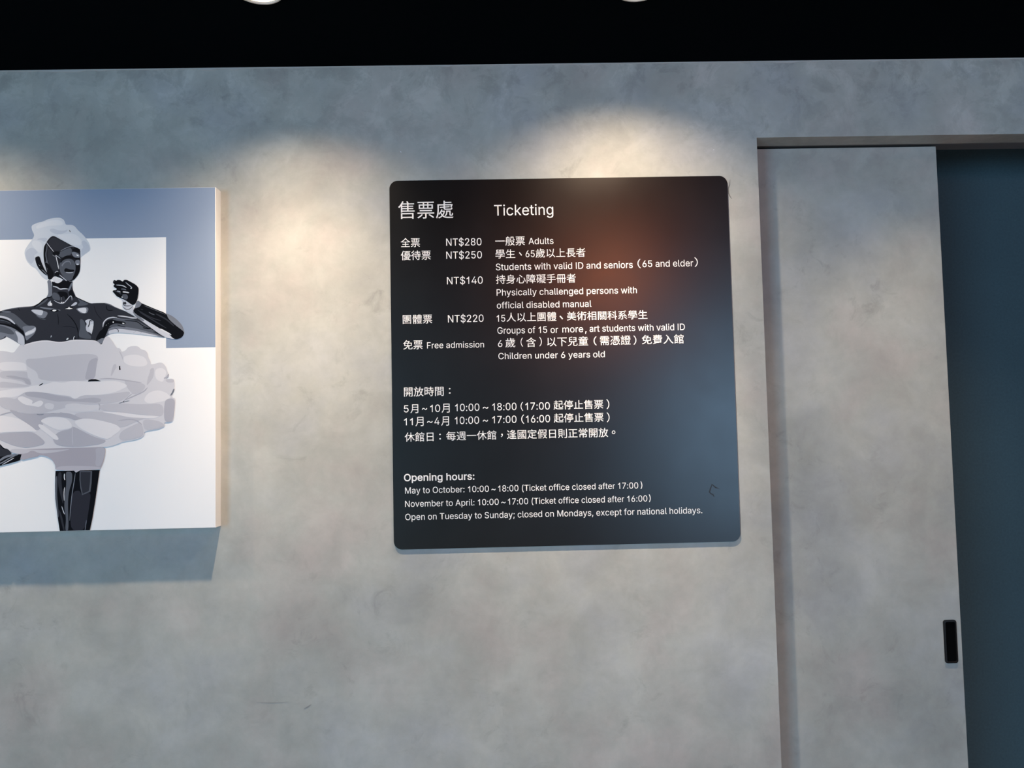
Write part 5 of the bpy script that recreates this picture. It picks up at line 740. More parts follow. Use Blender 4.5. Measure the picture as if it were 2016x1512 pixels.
('printed_figure', 'black', 1, '4675,5853 4731,5838 4781,5851 4769,5716 4707,5595 4634,5515 4618,5583 4670,5677 4694,5771'),
('printed_figure', 'light', 0, '4029,6383 4033,6375 4042,6359 4056,6337 4077,6309 4099,6281 4120,6253 4142,6225 4164,6197 4181,6178 4194,6165 4201,6159 4203,6161 4199,6169 4189,6184 4174,6206 4152,6233 4130,6261 4109,6289 4088,6317 4067,6345 4050,6366 4038,6379 4031,6385'),
('printed_figure', 'mid', 0, '4342,6176 4352,6179 4369,6187 4395,6199 4428,6216 4460,6231 4490,6244 4519,6255 4547,6262 4570,6267 4590,6269 4606,6269 4618,6267 4629,6266 4636,6266 4640,6266 4641,6271 4638,6273 4631,6277 4622,6281 4608,6286 4589,6287 4567,6285 4542,6280 4513,6271 4483,6261 4452,6247 4420,6232 4387,6212 4363,6197 4348,6186 4340,6180'),
('printed_figure', 'pale', 0, '4240,6077 4240,6068 4242,6051 4247,6025 4255,5991 4264,5954 4273,5916 4282,5876 4290,5833 4299,5802 4306,5781 4310,5771 4315,5772 4315,5783 4313,5804 4309,5837 4300,5879 4291,5920 4282,5958 4273,5995 4265,6029 4256,6054 4250,6071 4245,6079'),
('printed_figure', 'light', 0, '4235,6088 4238,6084 4244,6079 4253,6072 4266,6064 4280,6055 4293,6045 4306,6035 4319,6024 4330,6016 4338,6011 4342,6010 4344,6012 4342,6016 4336,6023 4327,6033 4313,6044 4300,6055 4286,6065 4272,6074 4259,6082 4248,6087 4241,6090 4237,6090'),
('printed_figure', 'black', 1, '4221,5691 4280,5731 4336,5669 4295,5609 4230,5637'),
('printed_figure', 'light', 0, '4225,5690 4229,5691 4236,5694 4244,5700 4254,5709 4263,5714 4272,5717 4279,5717 4286,5715 4292,5714 4297,5715 4300,5716 4300,5719 4299,5721 4295,5724 4289,5727 4280,5729 4269,5729 4258,5725 4247,5719 4236,5709 4229,5702 4225,5696 4224,5692'),
('printed_figure', 'light', 0, '4326,5643 4330,5637 4339,5626 4355,5611 4376,5593 4397,5575 4417,5558 4437,5541 4455,5525 4470,5514 4481,5507 4487,5505 4490,5508 4487,5514 4479,5524 4466,5538 4448,5554 4428,5571 4408,5589 4387,5606 4365,5625 4348,5637 4336,5644 4329,5646'),
('printed_figure', 'pale', 0, '4549,5487 4615,5491 4615,5495 4548,5491'),
('printed_figure', 'black', 1, '3782,6042 3837,6065 3884,6073 3932,5920 4000,5770 4061,5687 4062,5633 4008,5654 3867,5793 3813,5909'),
('printed_figure', 'mid', 0, '3933,5769 3935,5765 3940,5758 3949,5749 3962,5739 3976,5727 3990,5712 4004,5696 4019,5677 4032,5664 4041,5656 4047,5652 4050,5655 4048,5661 4042,5672 4032,5687 4016,5706 4001,5723 3987,5738 3972,5751 3959,5762 3948,5768 3940,5772 3935,5773'),
('printed_figure', 'light', 0, '3865,5880 3899,5852 3901,5854 3867,5882'),
('printed_figure', 'light', 0, '4053,5660 4074,5592 4077,5593 4056,5661'),
('printed_figure', 'dark', 1, '5010,4993 5176,4999 5317,4998 5424,4970 5566,4895 5744,4826 5863,4758 6029,4653 6100,4633 6574,4253 6681,4193 6504,4224 6078,4286 5747,4322 5559,4332 5429,4298 5335,4228 5266,4074 5207,4147 5088,4185 5018,4187 5109,4556'),
('printed_figure', 'grey', 1, '5556,4667 5746,4616 6041,4598 6195,4500 6397,4364 6622,4222 6338,4293 5983,4396 5605,4475 5428,4442 5427,4550'),
('printed_figure', 'mid', 1, '5410,4436 5605,4475 5983,4426 6338,4323 6669,4197 6504,4224 6078,4286 5747,4322 5559,4332 5429,4298 5359,4252'),
('printed_figure', 'light', 1, '5417,4382 5629,4420 5865,4386 6101,4346 6610,4214 6078,4286 5747,4322 5559,4332 5417,4296'),
('printed_figure', 'grey', 0, '5545,4438 5550,4433 5561,4425 5578,4414 5601,4402 5617,4390 5626,4379 5628,4370 5626,4359 5625,4348 5626,4341 5627,4337 5631,4336 5634,4339 5638,4345 5642,4355 5645,4370 5640,4387 5628,4402 5609,4416 5585,4429 5567,4436 5554,4441 5547,4442'),
('printed_figure', 'mid', 0, '5961,4311 6055,4381 6053,4384 5959,4314'),
('printed_figure', 'mid', 0, '6115,4296 6174,4355 6171,4358 6112,4299'),
('printed_figure', 'mid', 1, '5159,4148 5241,4266 5323,4312 5405,4347 5335,4228 5266,4068'),
('printed_figure', 'black', 1, '5333,4528 5380,4599 5509,4626 5592,4595 5769,4570 5799,4531 5770,4505 5628,4532 5545,4536 5428,4478 5399,4359 5324,4205 5277,4218 5171,4160 5135,4196 5217,4362 5299,4421'),
('printed_figure', 'light', 0, '5296,4456 5298,4463 5302,4476 5306,4496 5310,4521 5319,4544 5330,4567 5346,4589 5367,4609 5389,4626 5413,4639 5439,4648 5467,4653 5494,4656 5520,4657 5544,4658 5567,4656 5585,4656 5597,4656 5603,4657 5604,4664 5598,4667 5587,4671 5569,4675 5545,4681 5519,4684 5491,4683 5463,4679 5432,4673 5402,4663 5375,4649 5350,4630 5326,4606 5308,4581 5295,4555 5288,4526 5287,4498 5287,4478 5288,4464 5289,4457'),
('printed_figure', 'light', 0, '5615,4701 5624,4698 5643,4693 5672,4687 5710,4681 5749,4676 5788,4669 5829,4662 5870,4654 5908,4647 5942,4641 5973,4637 6000,4637 6020,4637 6034,4639 6040,4641 6041,4647 6034,4651 6021,4654 6002,4659 5975,4664 5945,4668 5912,4673 5874,4680 5833,4688 5792,4695 5752,4702 5712,4707 5674,4709 5645,4710 5625,4710 5615,4708'),
('printed_figure', 'mid', 0, '5556,4660 5567,4655 5591,4648 5626,4640 5674,4630 5724,4623 5778,4619 5834,4618 5894,4619 5938,4622 5967,4625 5982,4628 5982,4631 5967,4633 5937,4634 5893,4634 5834,4632 5778,4633 5725,4637 5676,4644 5628,4654 5593,4660 5569,4663 5557,4663'),
('printed_figure', 'white', 1, '5504,4572 5524,4586 5539,4560 5512,4548'),
('printed_figure', 'pale', 1, '5708,4545 5746,4546 5776,4525 5734,4518'),
('printed_figure', 'pale', 0, '5361,4490 5382,4514 5379,4516 5358,4493'),
('printed_figure', 'light', 0, '5404,4531 5422,4537 5421,4539 5403,4534'),
('printed_figure', 'black', 0, '5769,4601 5781,4598 5804,4594 5840,4588 5887,4582 5929,4575 5965,4570 5997,4565 6023,4560 6048,4551 6073,4537 6099,4518 6126,4493 6158,4470 6194,4449 6235,4432 6280,4416 6314,4406 6337,4399 6348,4396 6350,4401 6339,4406 6318,4416 6285,4429 6241,4447 6202,4466 6168,4486 6137,4508 6111,4533 6083,4553 6055,4568 6027,4579 6000,4584 5968,4589 5931,4594 5888,4598 5841,4602 5805,4605 5781,4606 5769,4606'),
('printed_figure', 'black', 0, '5604,4503 5609,4499 5620,4492 5638,4484 5662,4474 5686,4466 5709,4459 5733,4453 5757,4449 5775,4447 5787,4447 5794,4448 5794,4451 5789,4454 5777,4458 5759,4463 5736,4467 5713,4473 5689,4480 5666,4488 5643,4497 5624,4503 5612,4506 5605,4506'),
('printed_figure', 'black', 0, '6171,4431 6176,4426 6187,4419 6204,4411 6228,4403 6252,4397 6275,4393 6298,4392 6319,4393 6334,4396 6345,4400 6349,4404 6349,4410 6344,4413 6333,4415 6317,4417 6297,4416 6277,4417 6256,4420 6234,4426 6211,4434 6192,4437 6180,4438 6173,4437'),
('printed_figure', 'black', 0, '6396,4338 6402,4333 6414,4325 6434,4316 6460,4305 6484,4294 6504,4284 6522,4275 6536,4266 6548,4260 6557,4257 6562,4257 6564,4261 6561,4265 6555,4272 6545,4280 6530,4289 6511,4299 6490,4309 6466,4320 6440,4331 6419,4338 6405,4341 6398,4342'),
('printed_figure', 'black', 0, '5363,4953 5362,4945 5361,4929 5362,4905 5366,4872 5378,4846 5401,4828 5430,4820 5467,4821 5493,4823 5511,4826 5520,4828 5520,4832 5511,4834 5493,4836 5466,4837 5432,4836 5407,4842 5390,4855 5381,4876 5378,4906 5374,4930 5370,4945 5367,4953'),
('printed_figure', 'dark2', 0, '5092,4940 5092,4931 5095,4914 5101,4888 5109,4855 5120,4822 5134,4791 5150,4762 5168,4734 5187,4708 5207,4683 5227,4660 5249,4640 5266,4625 5277,4615 5284,4611 5287,4614 5283,4620 5273,4632 5259,4650 5239,4672 5219,4694 5200,4718 5182,4744 5164,4771 5149,4799 5135,4828 5124,4859 5114,4892 5106,4916 5099,4933 5096,4941'),
('printed_figure', 'mid', 0, '5329,4992 5335,4989 5348,4983 5368,4976 5394,4966 5424,4955 5456,4941 5492,4925 5530,4906 5572,4887 5616,4867 5664,4847 5714,4827 5753,4813 5778,4804 5791,4800 5792,4802 5780,4808 5755,4820 5718,4836 5668,4857 5620,4877 5576,4897 5534,4916 5496,4935 5460,4951 5427,4965 5398,4976 5371,4984 5350,4990 5337,4993 5330,4995'),
('printed_figure', 'mid', 1, '6667,4749 6809,4686 6952,4569 7047,4447 7092,4297 7035,4304 6905,4426 6739,4573 6668,4647'),
('printed_figure', 'light', 1, '5695,5073 5813,5077 5956,4924 5981,4804 6076,4730 6337,4557 6574,4420 6811,4272 6906,4157 6799,4171 6681,4197 6503,4308 6100,4615 5981,4689 5791,4819 5706,4917 5734,4994'),
('printed_figure', 'mid', 1, '5933,4804 6004,4779 6100,4681 6218,4583 6171,4566 6005,4683'),
('printed_figure', 'black', 1, '5980,4858 6039,4971 6074,5012 6145,4975 6430,4846 6691,4740 6727,4622 6881,4475 7083,4321 7073,4261 7024,4194 6918,4154 6835,4176 6740,4285 6455,4459 6218,4607 6040,4718 5951,4802'),
('printed_figure', 'mid', 1, '6009,4959 6053,5049 6151,4975 6104,4897 6051,4880 5992,4857'),
('printed_figure', 'grey', 0, '6192,4918 6204,4912 6229,4900 6266,4884 6317,4863 6373,4840 6435,4813 6503,4783 6578,4750 6634,4727 6671,4712 6690,4705 6692,4708 6674,4717 6637,4735 6582,4761 6508,4794 6440,4824 6377,4851 6321,4874 6271,4895 6232,4909 6207,4918 6193,4921'),
('printed_figure', 'grey', 0, '6299,4772 6302,4768 6308,4761 6318,4753 6333,4743 6349,4734 6366,4726 6383,4719 6401,4713 6415,4710 6425,4709 6430,4709 6431,4713 6428,4717 6419,4722 6407,4729 6389,4735 6372,4742 6356,4749 6341,4758 6327,4767 6315,4772 6306,4775 6301,4775'),
('printed_figure', 'grey', 0, '6122,4847 6169,4828 6171,4832 6123,4851'),
('printed_figure', 'dark', 0, '6452,4731 6465,4720 6493,4700 6536,4674 6595,4643 6649,4611 6699,4576 6744,4539 6785,4499 6818,4472 6842,4455 6855,4448 6860,4454 6853,4467 6835,4490 6806,4522 6764,4562 6717,4601 6665,4637 6610,4670 6550,4702 6504,4722 6473,4734 6456,4738'),
('printed_figure', 'dark', 0, '6098,4775 6114,4760 6150,4734 6204,4698 6278,4651 6353,4605 6427,4558 6501,4512 6575,4466 6632,4433 6670,4413 6691,4404 6694,4409 6677,4423 6641,4449 6587,4486 6513,4532 6439,4579 6365,4625 6290,4671 6216,4718 6159,4751 6121,4771 6101,4780'),
('printed_figure', 'dark', 0, '6050,4824 6067,4811 6101,4786 6153,4752 6224,4709 6293,4671 6359,4639 6422,4614 6481,4595 6526,4583 6557,4576 6572,4574 6574,4579 6560,4587 6531,4599 6487,4615 6428,4634 6367,4659 6302,4690 6235,4727 6164,4770 6109,4801 6072,4820 6053,4829'),
('printed_figure', 'pale', 0, '6549,4394 6554,4386 6567,4375 6588,4361 6618,4345 6648,4329 6679,4312 6711,4294 6743,4274 6769,4263 6787,4256 6797,4255 6801,4261 6794,4269 6780,4282 6757,4299 6724,4318 6692,4337 6661,4354 6631,4371 6601,4386 6577,4395 6561,4400 6552,4400'),
('printed_figure', 'light', 1, '5701,5073 5813,5077 5944,4936 5959,4876 5910,4802 5791,4819 5706,4917 5731,5000'),
('printed_figure', 'dark2', 0, '5741,5025 5738,5020 5735,5012 5732,4999 5727,4980 5730,4961 5739,4945 5754,4931 5773,4921 5795,4914 5820,4911 5847,4910 5877,4914 5899,4917 5914,4920 5921,4923 5921,4927 5913,4928 5898,4928 5876,4928 5846,4927 5821,4928 5798,4931 5779,4937 5763,4945 5752,4955 5746,4966 5744,4979 5746,4996 5746,5010 5746,5019 5745,5024'),
('printed_figure', 'dark', 1, '5731,4994 5790,5023 5814,4963 5767,4946'),
('printed_figure', 'dark2', 0, '5731,4903 5733,4898 5740,4890 5750,4877 5765,4861 5783,4849 5804,4841 5827,4838 5851,4839 5874,4844 5894,4854 5912,4867 5927,4884 5937,4897 5943,4906 5946,4911 5943,4913 5939,4910 5930,4903 5918,4892 5903,4877 5888,4865 5870,4857 5849,4852 5827,4851 5807,4854 5789,4861 5773,4871 5758,4885 5746,4896 5738,4902 5733,4905'),
('printed_figure', 'black', 1, '5508,5462 5521,5500 5550,5506 5580,5487 5603,5508 5669,5504 5728,5464 5740,5496 5775,5509 5817,5505 5906,5455 6013,5393 6075,5319 6073,5211 6053,5067 6009,4971 5944,4934 5885,4974 5790,5047 5701,5088 5588,5141 5540,5208 5500,5245 5514,5279 5581,5282 5596,5313 5534,5347 5516,5383 5551,5407 5513,5435'),
('printed_figure', 'light', 0, '5574,5392 5580,5390 5592,5387 5610,5383 5633,5380 5655,5378 5676,5375 5695,5372 5712,5369 5728,5364 5744,5357 5760,5349 5777,5339 5790,5333 5800,5329 5805,5328 5807,5332 5804,5336 5797,5343 5786,5353 5770,5365 5752,5375 5734,5382 5716,5388 5697,5391 5678,5394 5657,5397 5634,5399 5611,5400 5593,5399 5581,5398 5575,5397'),
('printed_figure', 'light', 0, '5786,5450 5789,5445 5796,5437 5806,5426 5820,5411 5835,5398 5850,5386 5865,5374 5880,5363 5893,5353 5903,5344 5910,5335 5917,5326 5922,5320 5926,5316 5929,5315 5932,5317 5931,5320 5929,5325 5926,5333 5920,5343 5912,5353 5901,5363 5888,5374 5873,5385 5858,5396 5844,5408 5829,5421 5813,5434 5801,5444 5793,5450 5788,5452'),
('printed_figure', 'white', 1, '5892,5322 5918,5328 5924,5307 5901,5303'),
('printed_figure', 'mid', 0, '5688,5300 5691,5297 5698,5294 5708,5292 5721,5292 5734,5291 5747,5288 5761,5285 5775,5280 5787,5278 5795,5278 5800,5280 5801,5284 5798,5288 5791,5293 5781,5298 5766,5303 5751,5307 5736,5310 5721,5311 5708,5311 5698,5310 5691,5307 5688,5304'),
('printed_figure', 'pale', 0, '5723,5235 5727,5231 5735,5226 5747,5221 5763,5219 5779,5217 5797,5214 5815,5210 5834,5206 5849,5206 5860,5208 5865,5211 5866,5218 5862,5223 5853,5229 5839,5235 5820,5239 5801,5242 5783,5245 5766,5248 5750,5250 5737,5249 5728,5246 5724,5242'),
('printed_figure', 'light', 0, '5597,5256 5599,5253 5603,5250 5610,5248 5619,5246 5628,5244 5638,5241 5647,5237 5657,5232 5666,5230 5672,5230 5675,5230 5677,5234 5676,5238 5671,5242 5664,5248 5654,5253 5643,5257 5632,5260 5622,5263 5612,5264 5605,5264 5600,5262 5597,5260'),
('printed_figure', 'pale', 1, '5689,5121 5712,5135 5740,5121 5719,5106'),
('printed_figure', 'grey', 1, '5718,5187 5813,5185 5849,5119 5814,5059 5742,5084 5712,5145'),
('printed_figure', 'mid', 0, '5526,5482 5550,5469 5551,5472 5527,5485'),
('printed_figure', 'grey', 0, '5540,5267 5544,5264 5554,5258 5569,5250 5590,5240 5610,5230 5629,5219 5647,5208 5665,5196 5679,5187 5688,5182 5694,5180 5695,5183 5692,5187 5683,5194 5671,5205 5653,5217 5634,5229 5614,5240 5594,5250 5573,5259 5557,5265 5546,5269 5541,5270'),
('printed_figure', 'grey', 0, '5550,5406 5586,5387 5587,5389 5551,5408'),
('printed_figure', 'mid', 0, '6039,5067 6060,5175 6058,5175 6037,5067'),
('printed_tutu', 'cloth', 1, '2967,3975 3046,3976 3178,3964 3350,3920 3421,4019 3492,4112 3572,4070 3973,3687 5030,3666 5226,3931 5278,4051 5278,4086 5336,4223 5382,4254 5430,4241 5489,4166 5549,4069 5597,3984 5667,3983 5691,3947 5709,3896 5801,3934 5841,3994 5920,4026 6066,4023 6133,3948 6226,3926 6279,3865 6300,3757 6346,3675 6349,3606 6453,3626 6532,3645 6605,3643 6679,3561 6719,3440 6743,3379 6732,3333 6680,3284 6855,3287 6875,3196 6875,3089 6833,2956 6813,2876 6882,2851 6891,2794 6868,2528 6855,2408 6815,2320 6650,2330 6667,2266 6644,2224 6512,2170 6393,2165 6215,2128 6224,2075 6172,2003 5996,1947 5762,1923 5558,1839 5368,1808 4536,1773 3868,1626 3547,1691 3357,1710 3254,1815 3166,1832 3077,1936 2990,1968'),
('printed_tutu', 'clothsh', 1, '3053,3515 3228,3529 3404,3520 3674,3505 3717,3347 3760,3192 3642,3209 3548,3291 3290,3344 3055,3372'),
('printed_tutu', 'clothdk', 1, '3148,3418 3347,3426 3547,3374 3687,3348 3748,3210 3642,3224 3571,3326 3348,3355'),
('printed_tutu', 'clothhi', 1, '3026,3717 3284,3736 3577,3706 3672,3609 3673,3526 3404,3537 3053,3533'),
('printed_tutu', 'clothsh', 1, '3035,3159 3056,3301 3291,3273 3584,3219 3760,3180 3409,3152 3175,3157'),
('printed_tutu', 'cloth', 1, '5257,4046 5349,4165 5442,4163 5562,4053 5669,3890 5776,3700 5724,3594 5512,3625 5488,3357 5144,3364 5168,3605 5220,3791'),
('printed_tutu', 'clothsh', 1, '5642,3931 5696,3889 5776,3687 5750,3687 5683,3849'),
('printed_tutu', 'clothsh', 1, '5538,3638 5618,3623 5501,3371 5474,3371 5500,3518'),
('printed_tutu', 'clothsh', 1, '6334,3515 6427,3540 6414,3339 6349,3233 6256,3128 6282,3288'),
('printed_tutu', 'clothhi', 1, '5749,3808 6014,3843 6227,3772 6294,3609 6148,3559 5883,3591 5750,3674'),
('printed_tutu', 'clothhi', 1, '6440,3499 6599,3536 6706,3440 6653,3307 6614,3201 6454,3285'),
('printed_tutu', 'clothhi', 1, '6310,2993 6522,3042 6707,2972 6800,2863 6642,2786 6285,2740 6192,2835'),
('printed_tutu', 'clothsh', 1, '5753,3299 6150,3210 6256,3128 6151,2996 5993,2946 5926,2988 5833,3110'),
('printed_tutu', 'cloth', 1, '5738,3540 6148,3505 6360,3528 6282,3288 6150,3224 5752,3325'),
('printed_tutu', 'clothsh', 1, '6666,3280 6852,3277 6865,3196 6706,3199'),
('printed_tutu', 'mid', 0, '6862,3064 6856,3060 6847,3050 6836,3034 6827,3011 6817,2990 6808,2972 6798,2956 6788,2941 6784,2928 6782,2919 6784,2912 6790,2908 6796,2909 6805,2914 6815,2923 6825,2938 6835,2956 6846,2976 6856,2997 6866,3021 6870,3039 6871,3053 6870,3060'),
('printed_tutu', 'clothdk', 0, '6742,3388 6735,3387 6726,3381 6716,3370 6707,3355 6697,3343 6686,3333 6673,3326 6658,3320 6647,3312 6641,3304 6638,3298 6641,3290 6647,3287 6657,3286 6671,3287 6689,3294 6706,3305 6722,3318 6735,3334 6746,3352 6750,3366 6751,3377 6749,3384'),
('printed_tutu', 'clothdk', 0, '5224,3306 5240,3304 5273,3302 5323,3301 5389,3301 5456,3299 5525,3294 5596,3286 5668,3276 5746,3264 5829,3251 5917,3237 6010,3223 6079,3214 6126,3209 6150,3207 6150,3213 6128,3220 6082,3230 6012,3243 5920,3260 5832,3274 5749,3288 5671,3299 5598,3310 5527,3318 5457,3323 5388,3325 5322,3321 5273,3318 5240,3315 5223,3312'),
('printed_tutu', 'clothdk', 0, '5567,3515 5620,3581 5617,3584 5564,3518'),
('printed_tutu', 'clothdk', 0, '6280,3103 6274,3099 6262,3089 6245,3074 6224,3053 6198,3031 6163,3009 6119,2987 6067,2965 6014,2943 5961,2921 5908,2899 5857,2874 5818,2855 5793,2842 5781,2834 5783,2827 5798,2831 5825,2839 5866,2853 5919,2874 5972,2896 6025,2918 6077,2941 6131,2963 6176,2986 6213,3009 6243,3033 6262,3059 6275,3078 6283,3091 6286,3098'),
('printed_tutu', 'clothdk', 0, '5952,2976 5943,2972 5926,2963 5903,2947 5873,2924 5845,2901 5819,2878 5794,2855 5771,2832 5755,2814 5745,2801 5741,2793 5744,2790 5752,2794 5765,2803 5784,2819 5807,2842 5831,2864 5857,2887 5885,2909 5914,2932 5935,2951 5949,2964 5954,2972'),
('printed_tutu', 'mid', 0, '5651,2758 5658,2758 5672,2760 5692,2764 5719,2772 5746,2779 5776,2786 5807,2792 5840,2798 5864,2804 5880,2809 5888,2813 5887,2817 5879,2818 5862,2817 5837,2814 5804,2808 5772,2801 5742,2794 5714,2787 5688,2779 5668,2772 5656,2766 5650,2762'),
('printed_tutu', 'dark2', 1, '5743,2798 5762,2807 5785,2784 5756,2778'),
('printed_tutu', 'dark2', 0, '5651,3582 5679,3595 5692,3501 5656,3501'),
('printed_tutu', 'cloth', 1, '3565,4084 3611,4116 3835,4175 4033,4193 4165,4177 4364,4135 4443,4147 4628,4195 4893,4186 5158,4167 5278,4051 5266,3930 5214,3810 5163,3597 5133,3209 3689,3239 3631,3627 3589,3829'),
('printed_tutu', 'clothsh', 1, '3616,3788 3840,3784 4235,3829 4632,3862 5028,3874 5214,3817 5163,3597 5133,3263 3912,3287 3870,3489 3711,3585 3631,3640'),
('printed_tutu', 'clothdk', 1, '5003,3734 5201,3797 5160,3597 5126,3290 4901,3294 4952,3507'),
('printed_tutu', 'clothhi', 0, '3586,4081 3602,4084 3634,4092 3681,4105 3744,4123 3807,4136 3871,4146 3935,4154 4001,4158 4066,4157 4132,4153 4197,4145 4264,4133 4331,4126 4398,4127 4465,4134 4531,4147 4613,4155 4711,4160 4827,4160 4959,4156 5059,4153 5125,4151 5158,4151 5158,4156 5125,4159 5059,4164 4960,4169 4827,4177 4711,4179 4611,4177 4527,4168 4461,4155 4396,4148 4331,4148 4266,4154 4200,4166 4133,4175 4066,4179 4000,4179 3933,4175 3867,4168 3803,4155 3739,4139 3677,4118 3630,4103 3600,4092 3584,4086'),
('printed_tutu', 'clothhi', 1, '3001,3073 3060,3087 3351,3134 3614,3141 3760,3191 4081,3214 4227,3276 4433,3237 4637,3286 4931,3256 5225,3256 5577,3267 5783,3195 5857,3134 5550,2992 5169,2949 4875,2967 4744,2869 4671,2882 4582,2952 4348,2972 4084,3030 3644,3075 3441,2946 3062,2939 3003,2940'),
('printed_tutu', 'clothsh', 1, '3003,2940 3237,2950 3413,2896 3499,2989 3644,3069 4084,3024 4348,2966 4582,2943 4700,2870 4852,2961 5169,2943 5579,2985 5872,3029 5917,2969 5698,2796 5229,2746 4819,2755 4293,2647 3943,2566 3651,2572 3446,2635 3241,2669 3006,2792'),
('printed_tutu', 'clothdk', 1, '3586,3061 3937,3054 4319,2957 4583,2922 4700,2861 5110,2912 5287,2864 5229,2776 4818,2814 4525,2835 4291,2825 3939,2921 3646,2956'),
('printed_tutu', 'clothhi', 1, '3427,2916 3529,2974 3646,2927 3793,2859 3751,2777 3939,2876 4028,2815 3941,2714 3766,2747 3590,2780'),
('printed_tutu', 'cloth', 1, '4028,2771 4116,2814 4262,2766 4220,2649 4059,2682'),
('printed_tutu', 'cloth', 1, '4467,2762 4701,2787 4877,2753 5229,2731 5230,2628 4820,2577 4527,2613'),
('printed_tutu', 'clothdk', 0, '5211,2775 5210,2768 5211,2757 5216,2742 5225,2724 5230,2708 5231,2691 5230,2675 5224,2656 5223,2640 5224,2629 5226,2623 5233,2621 5239,2625 5245,2633 5253,2647 5259,2668 5261,2691 5258,2713 5252,2735 5241,2755 5232,2767 5223,2775 5217,2778'),
('printed_tutu', 'clothdk', 1, '3241,2699 3593,2573 4031,2579 4528,2583 4704,2521 4939,2457 4705,2402 4587,2464 4295,2505 4090,2498 3945,2418 4034,2328 3890,2184 3742,2305 3536,2456 3389,2548'),
('printed_tutu', 'clothsh', 1, '4645,2566 5230,2598 5699,2559 6169,2475 6522,2453 6170,2416 5702,2204 5467,2327 5114,2423 4822,2444'),
('printed_tutu', 'clothhi', 1, '5230,2592 5699,2568 6169,2490 6580,2467 6434,2410 6170,2431 5876,2452 5553,2532'),
('printed_tutu', 'clothsh', 1, '5229,2746 5698,2766 6168,2727 6623,2747 6645,2450 6287,2487 5699,2565 5259,2612'),
('printed_tutu', 'clothdk', 1, '6667,2835 6885,2854 6874,2534 6822,2322 6654,2338 6644,2598'),
('printed_tutu', 'clothsh', 1, '6170,2416 6522,2364 6663,2273 6625,2220 6215,2134'),
('printed_tutu', 'clothhi', 1, '3009,2556 3302,2520 3536,2451 3772,2289 3904,2169 3656,2189 3248,2183 3016,2158'),
('printed_tutu', 'clothhi', 1, '3945,2418 4090,2489 4353,2498 4529,2450 4647,2315 4625,2233 4356,2197 4210,2251 4033,2358'),
('printed_tutu', 'clothhi', 1, '4661,2397 4939,2457 5290,2390 5613,2295 5717,2189 5615,2103 5498,2032 5411,1969 5118,2069 4824,2223'),
('printed_tutu', 'clothdk', 1, '3016,2144 3249,2168 3773,2186 3949,2065 4068,1945 4010,1887 3661,1821 3369,1886 3135,1994 3018,2026'),
('printed_tutu', 'clothdk', 1, '4357,2174 4619,2221 4662,2285 4942,2132 5118,2040 5411,1957 5295,1874 4711,1819 4302,1866 4212,2030'),
('printed_tutu', 'clothhi', 0, '3910,2321 3916,2299 3938,2265 3976,2223 4035,2178 4091,2134 4144,2093 4195,2053 4243,2015 4285,1995 4317,1987 4337,1988 4352,2007 4348,2027 4332,2057 4302,2093 4254,2131 4203,2171 4150,2213 4094,2256 4035,2302 3984,2328 3947,2340 3924,2340'),
('printed_tutu', 'clothsh', 0, '4652,2286 4650,2271 4647,2242 4645,2197 4644,2138 4645,2083 4646,2031 4649,1983 4653,1939 4658,1906 4662,1884 4665,1873 4668,1873 4669,1884 4669,1906 4668,1940 4664,1984 4661,2031 4659,2083 4659,2138 4660,2197 4659,2241 4657,2271 4655,2285'),
('printed_tutu', 'clothhi', 0, '5473,2000 5485,2005 5504,2019 5529,2044 5557,2080 5585,2109 5612,2133 5639,2151 5667,2164 5687,2179 5699,2191 5704,2200 5700,2209 5690,2211 5673,2209 5649,2202 5618,2187 5587,2166 5556,2139 5526,2107 5496,2070 5478,2041 5468,2019 5465,2006'),
('printed_tutu', 'clothsh', 1, '5702,2145 5994,2287 6155,2342 6206,2135 6178,2017 5762,1932 5659,1999'),
('printed_tutu', 'clothdk', 0, '5642,2380 5665,2379 5709,2380 5775,2385 5863,2394 5938,2392 6002,2380 6054,2358 6097,2325 6132,2301 6156,2287 6169,2281 6172,2285 6163,2296 6143,2316 6111,2344 6065,2379 6008,2403 5939,2416 5861,2418 5772,2408 5707,2399 5663,2391 5642,2386'),
('printed_tutu', 'clothdk', 0, '3069,2552 3081,2552 3104,2556 3137,2564 3180,2578 3225,2590 3272,2600 3320,2608 3371,2614 3409,2621 3434,2628 3446,2632 3445,2638 3432,2640 3406,2640 3368,2638 3316,2631 3267,2623 3219,2613 3173,2601 3129,2587 3097,2574 3077,2564 3067,2558'),
('printed_tutu', 'mid', 0, '3873,2563 3876,2560 3882,2556 3893,2550 3908,2545 3926,2542 3946,2541 3968,2542 3991,2545 4009,2549 4020,2553 4025,2555 4025,2559 4019,2560 4007,2560 3989,2559 3966,2556 3945,2555 3927,2556 3911,2559 3897,2564 3886,2566 3878,2567 3874,2567'),
('printed_tutu', 'mid', 0, '4177,2569 4259,2567 4259,2571 4177,2572'),
('printed_tutu', 'clothdk', 0, '4375,2585 4383,2580 4400,2572 4426,2563 4461,2554 4489,2542 4513,2529 4531,2515 4545,2498 4558,2485 4568,2478 4574,2476 4578,2479 4576,2485 4571,2496 4561,2511 4546,2530 4524,2547 4498,2562 4466,2574 4431,2584 4404,2589 4386,2591 4376,2590'),
('printed_tutu', 'black', 0, '3910,3189 3941,3218 3993,3242 4007,3232 3970,3206 3930,3186'),
('printed_tutu', 'black', 0, '4982,3253 4989,3288 5048,3306 5142,3307 5201,3288 5266,3259 5142,3259 5048,3259'),
('printed_tutu', 'slip', 1, '3306,1802 3603,1796 4478,1812 5003,1806 5375,1816 5369,1661 5327,1468 5253,1307 4291,1311 4293,1438 4218,1562 4112,1635 3937,1669 3903,1631 3746,1608 3546,1556 3517,1701 3342,1722'),
